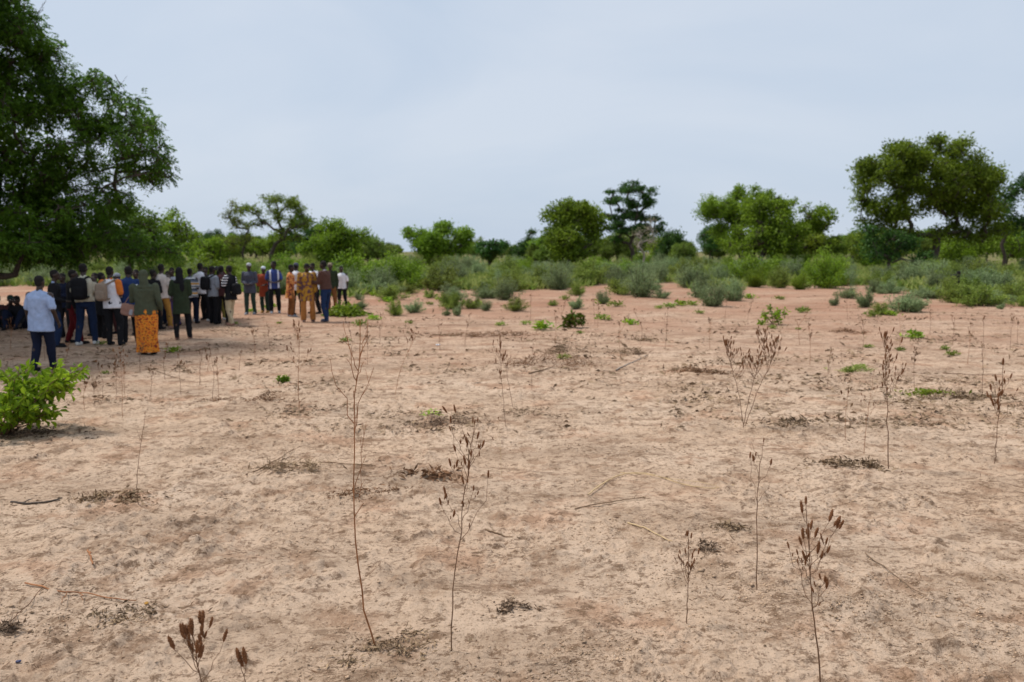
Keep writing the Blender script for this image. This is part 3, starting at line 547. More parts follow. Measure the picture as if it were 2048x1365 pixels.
MARKS = [(40, 800, 'by the fresh green bush at left'), (88, 730, 'by the man in pale blue'), (297, 700, 'by the woman in the orange skirt'), (180, 700, 'by the man with white shoes'), (440, 655, 'by the man in beige trousers'), (520, 630, 'by the man in the pale cap'), (617, 645, 'by the man with bowed head'), (692, 632, 'by the heap of cut branches'), (597, 780, 'by the dry reddish weed'), (717, 700, 'by the top of the tall red stalk'), (830, 626, 'by the fresh green small shrub'), (900, 630, 'by the tiny grey sprigs'), (1012, 605, 'by the middle grey-green shrub'), (1000, 680, 'by the spindly podded weed'), (1100, 720, 'by the tangled dead brush'), (1146, 650, 'by the wilting red bush'), (1155, 595, 'by the edge of the bare tongue'), (1282, 600, 'by the tall feathery shrub'), (1262, 700, 'by the grey-brown dead mound'), (1425, 620, 'by the front pair of shrubs'), (1420, 745, 'by the bushy dry weed'), (1545, 650, 'by the pale leafy bush'), (1560, 590, 'by the row of dark bushes'), (1650, 590, 'by the dark pointed bush'), (1712, 742, 'by the dull green weed tuft'), (1800, 630, 'by the silvery low shrub'), (1772, 720, 'by the many-branched dry weed'), (1850, 790, 'by the yellow-green creeping weed'), (1940, 620, 'by the sprawling right shrubs'), (1965, 700, 'by the tall thin right stalk'), (2030, 680, 'at the right edge'), (567, 766, 'by the tiny dark seedling'), (425, 800, 'by the dead weed tuft at left'), (1590, 850, 'by the dark litter mound'), (250, 800, 'in the stalk patch at left'), (800, 700, 'by the leaning reddish weed')]
seen_words = {}
def near_word(px, py):
    m0 = min(MARKS, key=lambda q: (q[0]-px)**2 + (2.2*(q[1]-py))**2); w = ('left of' if px < m0[0]-8 else 'right of' if px > m0[0]+8 else 'in line with') if m0[2].startswith('by ') else ''
    lw = m0[2]; return (w + ' ' + lw[3:] if w else lw) + (', farther off' if py < m0[1]-8 else ', nearer' if py > m0[1]+8 else '')
# small green weeds on the bare soil
weeds = [(1085, 660, 22, 0), (1262, 650, 14, 0), (1205, 640, 14, 0), (1205, 608, 14, 0), (1232, 614, 14, 1), (1130, 600, 10, 1), (775, 605, 12, 0), (1360, 612, 14, 0), (1340, 616, 12, 1), (1385, 612, 12, 0), (1700, 745, 12, 1), (1718, 738, 12, 0),
         (1828, 676, 18, 0), (1848, 788, 14, 0), (1890, 700, 9, 1), (1735, 696, 9, 1), (1800, 702, 10, 1), (1905, 712, 12, 1), (690, 684, 10, 1), (346, 705, 14, 0), (205, 690, 10, 1), (210, 748, 8, 1), (567, 766, 12, 0), (748, 640, 12, 0), (720, 652, 14, 1),
         (1000, 652, 10, 1), (1050, 650, 10, 1), (1125, 718, 12, 1), (1605, 626, 14, 1), (1598, 660, 6, 1), (540, 618, 12, 0), (955, 612, 12, 0), (505, 625, 9, 0), (560, 648, 6, 1), (468, 650, 8, 1), (1400, 628, 9, 1), (1745, 634, 14, 1), (1785, 632, 12, 0),
         (1545, 658, 9, 1), (880, 602, 9, 0), (1320, 618, 9, 1), (1500, 598, 12, 0), (1560, 600, 10, 1), (1700, 592, 12, 0), (1160, 668, 7, 1), (820, 648, 8, 1), (910, 612, 9, 0), (745, 592, 9, 0), (860, 610, 8, 1)]
wk = []
for i_ in range(4):
    r_ = np.random.default_rng(70+i_); n = 60; C = r_.normal(size=(n, 3))*np.array([0.06, 0.06, 0]); C[:, 2] = r_.uniform(0, 0.10, n)
    D = unit(r_.normal(size=(n, 3))*np.array([1, 1, 0.4]) + np.array([0, 0, 0.8])); me = leafmesh('weed', leaf_quads(C, D, r_.uniform(0.06, 0.12, n), r_.uniform(0.02, 0.045, n), rg=r_), r_)
    me.materials.append(M['leaf_fresh' if i_ < 2 else 'leaf_shrub2']); wk.append(me)
for (px, py, hp, kd) in weeds:
    g = G(px, py); o = link('weed', wk[kd*2 + random.randint(0, 1)], None, None, g); s = hp/FPX*g.y/0.17; o.scale = (s*1.4, s*1.4, s); o.rotation_euler = (0, 0, random.uniform(0, 6.28))
    tag(o, ('small fresh green weed ' if kd == 0 else 'dull yellowish weed tuft ') + near_word(px, py), 'weed', 'low weeds dotted over the bare soil')

#@@PEOPLE@@
# ------------------------------------------------------------------ people
def ring_loft(secs, n=20):
    """secs: (cx, cy, cz, rx, ry) rings, closed with fans"""
    a = np.linspace(0, 2*math.pi, n, endpoint=False); V = []; F_ = []
    for (cx, cy, cz, rx, ry) in secs:
        for t_ in a: V.append((cx + rx*math.cos(t_), cy + ry*math.sin(t_), cz))
    for s_ in range(len(secs)-1):
        for q in range(n): F_.append((s_*n+q, s_*n+(q+1) % n, (s_+1)*n+(q+1) % n, (s_+1)*n+q))
    F_.append(tuple(reversed(range(n)))); F_.append(tuple(range((len(secs)-1)*n, len(secs)*n)))
    return V, F_
def capsule(p0, p1, r0, r1, n=12, sq=1.0):
    p0 = Vector(p0); p1 = Vector(p1); d = (p1-p0); L_ = max(d.length, 1e-5); q = d.normalized().to_track_quat('Z', 'Y')
    secs = []
    for f in (0.15, 0.5, 0.85): th = f*math.pi/2; secs.append((0, 0, -r0*math.cos(th), r0*math.sin(th), r0*math.sin(th)*sq))
    secs.append((0, 0, 0, r0, r0*sq)); secs.append((0, 0, L_*0.5, (r0+r1)/2*1.02, (r0+r1)/2*sq*1.02)); secs.append((0, 0, L_, r1, r1*sq))
    for f in (0.85, 0.5, 0.15): th = f*math.pi/2; secs.append((0, 0, L_ + r1*math.cos(th), r1*math.sin(th), r1*math.sin(th)*sq))
    V, F_ = ring_loft(secs, n)
    return [tuple(p0 + q @ Vector(v)) for v in V], F_
def ball(c, r, rot=None, n=16):
    secs = []
    for i_ in range(1, 10): th = math.pi*i_/10; secs.append((0, 0, -math.cos(th), math.sin(th), math.sin(th)))
    V, F_ = ring_loft(secs, n); c = Vector(c)
    return [tuple(c + ((rot @ Vector((v[0]*r[0], v[1]*r[1], v[2]*r[2]))) if rot else Vector((v[0]*r[0], v[1]*r[1], v[2]*r[2])))) for v in V], F_
def joinprims(prims):
    V, F_ = [], []
    for v, f in prims:
        o = len(V); V += list(v); F_ += [tuple(q+o for q in face) for face in f]
    return V, F_
def fuse(name, prims, voxel, smooth=4, fold=0.0, seed=0, adapt=0.0):
    """union of overlapping shapes -> one continuous smooth surface"""
    V, F_ = joinprims(prims); me = bpy.data.meshes.new(name); me.from_pydata([tuple(v) for v in V], [], F_)
    ob = bpy.data.objects.new(name, me); COL.objects.link(ob)
    mo = ob.modifiers.new('r', 'REMESH'); mo.mode = 'VOXEL'; mo.voxel_size = voxel; mo.adaptivity = adapt; mo.use_smooth_shade = True
    if smooth: ms = ob.modifiers.new('s', 'SMOOTH'); ms.factor = 0.5; ms.iterations = smooth
    dg = bpy.context.evaluated_depsgraph_get(); out_ = bpy.data.meshes.new_from_object(ob.evaluated_get(dg)); out_.name = name
    bpy.data.objects.remove(ob); bpy.data.meshes.remove(me)
    if fold:
        n = len(out_.vertices); co = np.empty(n*3, np.float32); no = np.empty(n*3, np.float32)
        out_.vertices.foreach_get('co', co); out_.vertices.foreach_get('normal', no); co = co.reshape(-1, 3); no = no.reshape(-1, 3)
        w = fbm(co[:, 0]*9 + co[:, 2]*3.0 + seed*3.1, co[:, 2]*7 - co[:, 1]*9, 3, 30+seed) + 0.6*fbm((co[:, 0]-co[:, 1])*24, co[:, 2]*4+seed, 2, 50+seed)
        co += no*(w*fold)[:, None]; out_.vertices.foreach_set('co', co.ravel())
    for p in out_.polygons: p.use_smooth = True
    out_.update(); return out_
ARMS = {  # (elbow dir from shoulder, wrist dir from elbow) for the right side; x is mirrored on the left
    'down': ((0.16, -0.05, -1), (0.03, 0.18, -1)), 'clasp': ((0.16, -0.02, -1), (-0.62, 0.72, -0.25)), 'fold': ((0.22, 0.12, -1), (-0.85, 0.62, 0.12)),
    'raise': ((0.30, 0.85, -0.10), (-0.50, 0.45, 0.95)), 'forward': ((0.10, 0.25, -1), (-0.12, 1, 0.0)), 'hips': ((0.75, -0.3, -1), (-0.75, 0.25, -0.65)),
    'bag': ((0.28, -0.22, -1), (0.0, 0.45, -0.8)), 'chest': ((0.2, 0.2, -1), (-0.55, 0.6, 0.65)), 'lap': ((0.12, 0.45, -1), (-0.35, 0.9, -0.1)), 'swing': ((0.15, -0.35, -1), (0.05, 0.05, -1)),
    'out': ((0.45, 0.25, -1), (0.2, 0.95, -0.2)), 'knee': ((0.1, 0.6, -0.8), (0.0, 0.8, -0.6))}
def person(label, px, top, feet, face=0, arms=('down', 'down'), skin='skin', hair='short', top_w='shirt', top_m='white', sleeve='short', bottom='trousers', bot_m='navy',
           shoe='black', stance=0.11, stride=0.05, build=1.0, nod=0.0, turn=0, head_m=None, cap=None, pose='stand', height=None, D=None, name_seed=0, extra=None):
    """face: heading in degrees, 0 looks away from the lens (+Y), 180 towards it, 90 to the right of the picture"""
    g = G(px, feet) if D is None else None
    if g is None: q_ = PT(px, feet, D); g = Vector((q_.x, q_.y, gz(q_.x, q_.y)))
    H = height if height else (PT(px, top, g.y).z - g.z)
    S = H/1.75 if pose == 'stand' else 1.0
    if pose == 'stand' and nod > 0.2: S *= 1.02
    gg = Vector((g.x, g.y, float(base_h(g.x, g.y)) + 0.008))
    face = face + (random.Random(name_seed+99).uniform(-14, 14) if name_seed not in (0, 9) else 0)
    o = thing('person', label, 'person', gg, -R(face)); o.scale = (S, S, S)
    B = build; sd_ = name_seed
    # ---- joints
    if pose == 'stand': pz, py_, lean = 0.95, 0.0, 0.03
    elif pose == 'sit': pz, py_, lean = 0.13, 0.0, 0.28
    elif pose == 'crouch': pz, py_, lean = 0.62, -0.10, 0.95
    rp = random.Random(name_seed*7+3); lean += rp.uniform(-0.03, 0.07); sway = rp.uniform(-0.025, 0.025) if pose == 'stand' else 0; stance *= rp.uniform(0.85, 1.25); stride += rp.uniform(-0.05, 0.05)
    Tm = Matrix.Translation((sway, py_, pz)) @ Matrix.Rotation(-lean, 4, 'X') @ Matrix.Rotation(rp.uniform(-0.05, 0.05), 4, 'Y') @ Matrix.Rotation(rp.uniform(-0.12, 0.12), 4, 'Z')
    def tp(x, y, z): return Tm @ Vector((x, y, z-0.95))
    legs = []
    for sg in (-1, 1):
        hip = Vector((sg*0.09 + sway, py_, pz-0.03))
        if pose == 'stand':
            an = Vector((sg*stance, sg*stride, 0.075)); kn = (hip+an)/2 + Vector((sg*0.012, 0.02 + (0.045 if sg*sway < 0 else 0.0), 0.0))
        elif pose == 'sit':
            kn = Vector((sg*0.20, 0.36, 0.46)); an = Vector((sg*0.13, 0.56, 0.075))
        else:
            an = Vector((sg*0.12, 0.02+sg*0.12, 0.075)); kn = Vector((sg*0.15, 0.20+sg*0.05, 0.42))
        legs.append((hip, kn, an))
    arm = []
    for i_, sg in enumerate((-1, 1)):
        e_, w_ = ARMS[arms[i_]]
        sh = tp(sg*0.185*B, -0.005, 1.405); ed = Vector((sg*e_[0], e_[1], e_[2])).normalized(); wd_ = Vector((sg*w_[0], w_[1], w_[2])).normalized()
        el = sh + ed*0.29; wr = el + wd_*0.25; arm.append((sh, el, wr, wd_))
    hc = tp(0, 0.018, 1.635); hc = hc + Vector((0, nod*0.10, -nod*0.04 if pose == 'stand' else 0)); hr = Matrix.Rotation(-R(turn), 3, 'Z') @ Matrix.Rotation(-(nod + (lean*0.3 if pose == 'stand' else 0.1)), 3, 'X')
    def hp(x, y, z): return hc + hr @ Vector((x, y, z))
    # ---- body, one surface
    pr = []
    secs = [(0, 0, z, rx*B, ry*B) for z, rx, ry in ((0.80, 0.09, 0.08), (0.84, 0.15, 0.105), (0.92, 0.165, 0.115), (1.02, 0.145, 0.10), (1.10, 0.135, 0.095), (1.22, 0.155, 0.108), (1.32, 0.17, 0.11), (1.39, 0.165, 0.095), (1.44, 0.11, 0.07), (1.47, 0.06, 0.05))]
    v, f = ring_loft(secs); pr.append(([tuple(tp(*q)) for q in v], f))
    pr.append(capsule(tp(0, -0.01, 1.43), hp(0, -0.015, -0.06), 0.058, 0.052))
    pr.append(ball(hc + hr @ Vector((0, -0.008, 0.02)), (0.076, 0.094, 0.098), hr)); pr.append(ball(hp(0, 0.022, -0.045), (0.056, 0.066, 0.068), hr)); pr.append(ball(hp(0, 0.05, -0.088), (0.03, 0.03, 0.024), hr))
    pr.append(ball(hp(0, 0.098, -0.022), (0.019, 0.017, 0.016), hr)); pr.append(capsule(hp(0, 0.084, 0.02), hp(0, 0.098, -0.018), 0.010, 0.013)); pr.append(ball(hp(0, 0.087, -0.055), (0.027, 0.012, 0.012), hr)); pr.append(ball(hp(0, 0.078, 0.032), (0.05, 0.014, 0.011), hr))
    for sg in (-1, 1): pr.append(ball(hp(sg*0.078, -0.005, -0.005), (0.011, 0.022, 0.033), hr))
    for i_, (sh, el, wr, wd_) in enumerate(arm):
        sg = (-1, 1)[i_]; fat = 0.5+0.5*B
        pr.append(capsule(sh, el, 0.052*fat, 0.038*fat)); pr.append(capsule(el, wr, 0.040*fat, 0.026))
        # hand: palm, four bent fingers of unequal length, thumb from the side of the palm
        side = wd_.cross(Vector((0, 0, 1)) if abs(wd_.z) < 0.8 else Vector((sg*1.0, 0, 0))).normalized(); side = wd_.cross(side).normalized() if abs(wd_.z) >= 0.8 else side
        if abs(wd_.z) >= 0.8: side = Vector((0, 1, 0)) - wd_*wd_.y; side.normalize()
        pn = wd_.cross(side).normalized()
        if pn.x*sg > 0: pn = -pn                                # palm faces the body
        pr.append(capsule(wr, wr + wd_*0.085, 0.027, 0.036, sq=0.5) if False else ball(wr + wd_*0.05, (0.016, 0.041, 0.055), Matrix((pn, side, wd_)).transposed()))
        for fi, ln_ in enumerate((0.068, 0.078, 0.073, 0.056)):
            b0 = wr + wd_*(0.085 - abs(fi-1.3)*0.004) + side*(0.033 - fi*0.0215)
            k1 = b0 + (wd_*0.95 + pn*0.22 + side*(0.12-0.08*fi)).normalized()*ln_*0.5; k2 = k1 + (wd_*0.72 + pn*0.65).normalized()*ln_*0.5
            pr.append(capsule(b0, k1, 0.0088, 0.0082, 8)); pr.append(capsule(k1, k2, 0.0082, 0.0070, 8))
        t0 = wr + wd_*0.028 + side*0.030; t1 = t0 + (wd_*0.55 + side*0.75 + pn*0.25).normalized()*0.036; t2 = t1 + (wd_*0.9 + side*0.25 + pn*0.35).normalized()*0.030
        pr.append(capsule(t0, t1, 0.012, 0.010, 8)); pr.append(capsule(t1, t2, 0.010, 0.008, 8))
    for i_, (hip, kn, an) in enumerate(legs):
        pr.append(capsule(hip, kn, 0.082*B, 0.056)); pr.append(capsule(kn, an, 0.056, 0.036)); calf = kn*0.68 + an*0.32 + Vector((0, -0.018, 0)); pr.append(ball(calf, (0.05, 0.052, 0.10)))
        pr.append(capsule(an + Vector((0, -0.02, -0.03)), an + Vector((0, 0.13, -0.048)), 0.034, 0.026, sq=0.8))
    near = H > 0 and g.y < 17
    body = fuse('body', pr, 0.0070 if near else 0.0085, 2, adapt=0.0)
    link('body', body, M[skin], o)
    # eyes for faces turned to the lens
    if 100 < (face+turn) % 360 < 260:
        for sg in (-1, 1): v, f = ball(hp(sg*0.031, 0.078, 0.012), (0.0125, 0.010, 0.008), hr, 8); me = bpy.data.meshes.new('eye'); me.from_pydata(v, [], f); link('eye', me, M['eye'], o)
    # ---- hair, cap, scarf
    if hair in ('short', 'full'):
        kx = 1.0 if hair == 'short' else 1.14
        v, f = ball(hc + hr @ Vector((0, -0.018, 0.042)), (0.080*kx, 0.093*kx, 0.088*kx), hr); link('hair', fuse('hair', [(v, f), ball(hc + hr @ Vector((0, -0.045, -0.01)), (0.066*kx, 0.058*kx, 0.07), hr)], 0.010, 2, 0.003), M['hair'], o)
    if cap:
        cp = [ball(hp(0, -0.012, 0.058), (0.088, 0.102, 0.078), hr)]
        if cap[0] == 'peaked': cp.append(ball(hp(0, 0.115, 0.045), (0.062, 0.06, 0.012), hr))
        link('cap', fuse('cap', cp, 0.009, 2), M[cap[1]], o)
    if hair == 'scarf':
        sc_ = [ball(hc + hr @ Vector((0, -0.02, 0.025)), (0.092, 0.106, 0.112), hr), capsule(hp(0, -0.045, -0.02), tp(0.01, -0.045, 1.44), 0.082, 0.092), ball(tp(0.0, -0.03, 1.40), (0.155*B, 0.115, 0.065)), ball(tp(0.05, -0.10, 1.28), (0.07, 0.045, 0.16))]
        link('head_scarf', fuse('head_scarf', sc_, 0.011, 3, 0.006, sd_), M[head_m or 'olive'], o)
    # ---- clothes
    E = 0.016
    if top_w:
        hem = {'shirt': 0.83, 'tucked': 0.93, 'jacket': 0.74, 'tunic': 0.62, 'long': 0.42}[top_w]
        if pose != 'stand': hem = 0.86
        sl = [(0, 0, hem, (0.185+E)*B + max(0, 0.83-hem)*0.10, (0.132+E)*B + max(0, 0.83-hem)*0.06)]
        if hem < 0.8: sl.append((0, 0, (hem+0.85)/2, (0.185+E)*B, (0.13+E)*B))
        sl += [(0, 0, 0.93 if hem < 0.9 else 0.98, (0.178+E)*B, (0.124+E)*B), (0, 0, 1.08, (0.160+E)*B, (0.113+E)*B), (0, 0, 1.24, (0.168+E)*B, (0.118+E)*B), (0, 0, 1.34, (0.180+E)*B, (0.118+E)*B), (0, -0.004, 1.40, (0.175+E)*B, 0.10+E),
               (0, -0.008, 1.445, 0.118*B+E, 0.070+E), (0, -0.008, 1.475, 0.058+E, 0.050+E)]
        v, f = ring_loft(sl, 24); tp_ = [([tuple(tp(*q)) for q in v], f)]
        for i_, (sh, el, wr, wd_) in enumerate(arm):
            if sleeve == 'short': tp_.append(capsule(sh.lerp(el, 0.05) - Vector(((-1, 1)[i_]*0.012, 0, 0.004)), sh.lerp(el, 0.80), 0.060*(0.6+0.4*B), 0.066))
            elif sleeve == 'long': tp_.append(capsule(sh, el, 0.068*B, 0.056)); tp_.append(capsule(el, el.lerp(wr, 0.92), 0.056, 0.044))
            elif sleeve == 'mid': tp_.append(capsule(sh, el, 0.068*B, 0.058)); tp_.append(capsule(el, el.lerp(wr, 0.35), 0.058, 0.052))
        me = fuse('shirt', tp_, 0.012, 5, 0.015, sd_); link('shirt' if top_w != 'jacket' else 'jacket', me, M[top_m], o)
        if hair != 'scarf': link('collar', fuse('collar', [capsule(tp(-0.045, -0.03, 1.475), tp(0.045, -0.03, 1.475), 0.030, 0.030), capsule(tp(-0.05, -0.02, 1.47), tp(-0.015, 0.055, 1.435), 0.026, 0.018), capsule(tp(0.05, -0.02, 1.47), tp(0.015, 0.055, 1.435), 0.026, 0.018)], 0.010, 2), M[(extra or {}).get('collar', top_m)], o)
        if extra and 'panel' in extra:                          # a second colour worn over one side
            x0, x1, mm = extra['panel']
            v, f = ring_loft([((x0+x1)/2*B, 0, z, (x1-x0)/2*B, ry*B) for z, ry in ((0.86, 0.158), (0.95, 0.150), (1.1, 0.140), (1.25, 0.145), (1.38, 0.132), (1.43, 0.10))], 18)
            link('shirt_panel', fuse('shirt_panel', [([tuple(tp(*q)) for q in v], f)], 0.011, 3, 0.006, sd_+1), M[mm], o)
        if extra and 'sleeves' in extra:
            for i_, (sh, el, wr, wd_) in enumerate(arm):
                link('sleeve', fuse('sleeve', [capsule(sh + Vector((0, 0, -0.01)), sh.lerp(el, 0.8), 0.078, 0.074)], 0.010, 2, 0.004, sd_), M[extra['sleeves']], o)
    if bottom in ('trousers', 'shorts'):
        v, f = ring_loft([(0, 0, z, rx*B, ry*B) for z, rx, ry in ((0.80, 0.12, 0.10), (0.86, 0.178, 0.128), (0.95, 0.176, 0.125), (1.02, 0.160, 0.112), (1.05, 0.152, 0.108))], 20)
        tr = [([tuple(tp(*q)) for q in v], f)]
        for (hip, kn, an) in legs:
            tr.append(capsule(hip, kn, 0.100*B, 0.078))
            if bottom == 'trousers': tr.append(capsule(kn, an + Vector((0, -0.005, 0.0)), 0.078, 0.060 if 'wide' not in (extra or {}) else 0.085))
        link('trousers' if bottom == 'trousers' else 'shorts', fuse('trousers', tr, 0.012, 4, 0.013, sd_+2), M[bot_m], o)
    elif bottom == 'skirt':
        n = 72; a = np.linspace(0, 2*math.pi, n, endpoint=False); V = []; hs_ = [1.04, 0.98, 0.90, 0.75, 0.55, 0.35, 0.18, 0.055]; rx_ = [0.148, 0.172, 0.190, 0.188, 0.176, 0.168, 0.166, 0.170]
        for z, rx in zip(hs_, rx_):
            k2 = (1.04-z); w = 1 + k2*0.10*np.sin(a*7+sd_+z*3) + k2*0.09*np.cos(a*2) + k2*0.06*np.sin(a*5+2+z*4)
            V += [(rx*B*math.cos(t_)*ww, rx*0.74*B*math.sin(t_)*ww, z) for t_, ww in zip(a, w)]
        F_ = [(s_*n+q, s_*n+(q+1) % n, (s_+1)*n+(q+1) % n, (s_+1)*n+q) for s_ in range(len(hs_)-1) for q in range(n)]; F_.append(tuple(range(n)))
        me = bpy.data.meshes.new('skirt'); me.from_pydata(V, [], F_)
        for p in me.polygons: p.use_smooth = True
        link('skirt', me, M[bot_m], o)
    for (hip, kn, an) in legs:
        an_ = an; sh_ = [capsule(an_ + Vector((0, -0.035, -0.032)), an_ + Vector((0, 0.14, -0.040)), 0.046, 0.036, sq=0.95), ball(an_ + Vector((0, 0.06, -0.062)), (0.048, 0.145, 0.016))]
        if shoe not in ('sandal',): sh_.append(capsule(an_ + Vector((0, -0.01, 0.0)), an_ + Vector((0, -0.01, -0.03)), 0.044, 0.044))
        else: sh_ = [ball(an_ + Vector((0, 0.06, -0.066)), (0.05, 0.15, 0.012)), capsule(an_ + Vector((-0.045, 0.08, -0.045)), an_ + Vector((0.045, 0.08, -0.045)), 0.02, 0.02)]
        link('shoe', fuse('shoe', sh_, 0.010, 2), M['tan' if shoe == 'sandal' else shoe], o)
    Wm = Matrix.Translation(gg) @ Matrix.Rotation(-R(face), 4, 'Z') @ Matrix.Scale(S, 4)
    return dict(o=o, W=Wm, tp=tp, arm=arm, S=S, hp=hp)
def rbox(c, s, rot=None, p=4):
    """rounded block, superellipsoid"""
    n = 24; V = []; F_ = []; c = Vector(c)
    def sp(v, e): return math.copysign(abs(v)**e, v)
    for i_ in range(1, 14):
        ph = -math.pi/2 + math.pi*i_/14
        for q in range(n):
            th = 2*math.pi*q/n; e = 2/p
            w = Vector((s[0]*sp(math.cos(ph), e)*sp(math.cos(th), e), s[1]*sp(math.cos(ph), e)*sp(math.sin(th), e), s[2]*sp(math.sin(ph), e))); V.append(tuple(c + (rot @ w if rot else w)))
    for s_ in range(12):
        for q in range(n): F_.append((s_*n+q, s_*n+(q+1) % n, (s_+1)*n+(q+1) % n, (s_+1)*n+q))
    F_.append(tuple(reversed(range(n)))); F_.append(tuple(range(12*n, 13*n))); return V, F_
def pmesh(name, prims, m_, parent=None, smooth=True):
    V, F_ = joinprims(prims); me = bpy.data.meshes.new(name); me.from_pydata([tuple(v) for v in V], [], F_)
    if smooth:
        for p in me.polygons: p.use_smooth = True
    return link(name, me, M[m_] if isinstance(m_, str) else m_, parent)
def tubep(P, r, sides=8):
    V, F_ = tubes([(np.array([tuple(p) for p in P]), np.full(len(P), r) if np.isscalar(r) else np.array(r))], sides); return [tuple(v) for v in V], [tuple(int(q) for q in f) for f in F_]
def backpack(pp, label, m_, w=0.15, h=0.23, dx=0.0, pocket=None, z=1.22, one_strap=False):
    W = pp['W']; tp = pp['tp']; o = thing('backpack', label, 'backpack'); o.matrix_world = W @ Matrix.Translation(tp(dx, -0.22, z-h)); Mi = (Matrix.Translation(tp(dx, -0.22, z-h))).inverted()
    def q(x, y, zz): return Mi @ Vector((x, y, zz))
    pmesh('bag_body', [rbox(q(dx, -0.225, z), (w, 0.085, h))], m_, o); pmesh('front_pocket', [rbox(q(dx, -0.30, z-0.07), (w*0.8, 0.035, h*0.48))], pocket or m_, o)
    pmesh('grab_handle', [tubep([q(dx-0.03, -0.2, z+h-0.01), q(dx-0.015, -0.2, z+h+0.03), q(dx+0.015, -0.2, z+h+0.03), q(dx+0.03, -0.2, z+h-0.01)], 0.006)], m_, o)
    for sg in ((-1, 1) if not one_strap else (1,)):
        pts = [(dx+sg*0.06, -0.165, z+h*0.75), (sg*0.10, -0.09, 1.455), (sg*0.115, 0.02, 1.47), (sg*0.125, 0.11, 1.40), (sg*0.135, 0.145, 1.25), (sg*0.165, 0.07, 1.08), (dx+sg*w*0.8, -0.16, z-h*0.8)]
        pmesh('shoulder_strap', [tubep([q(*p) for p in pts], 0.022, 6)], m_, o)
    return o
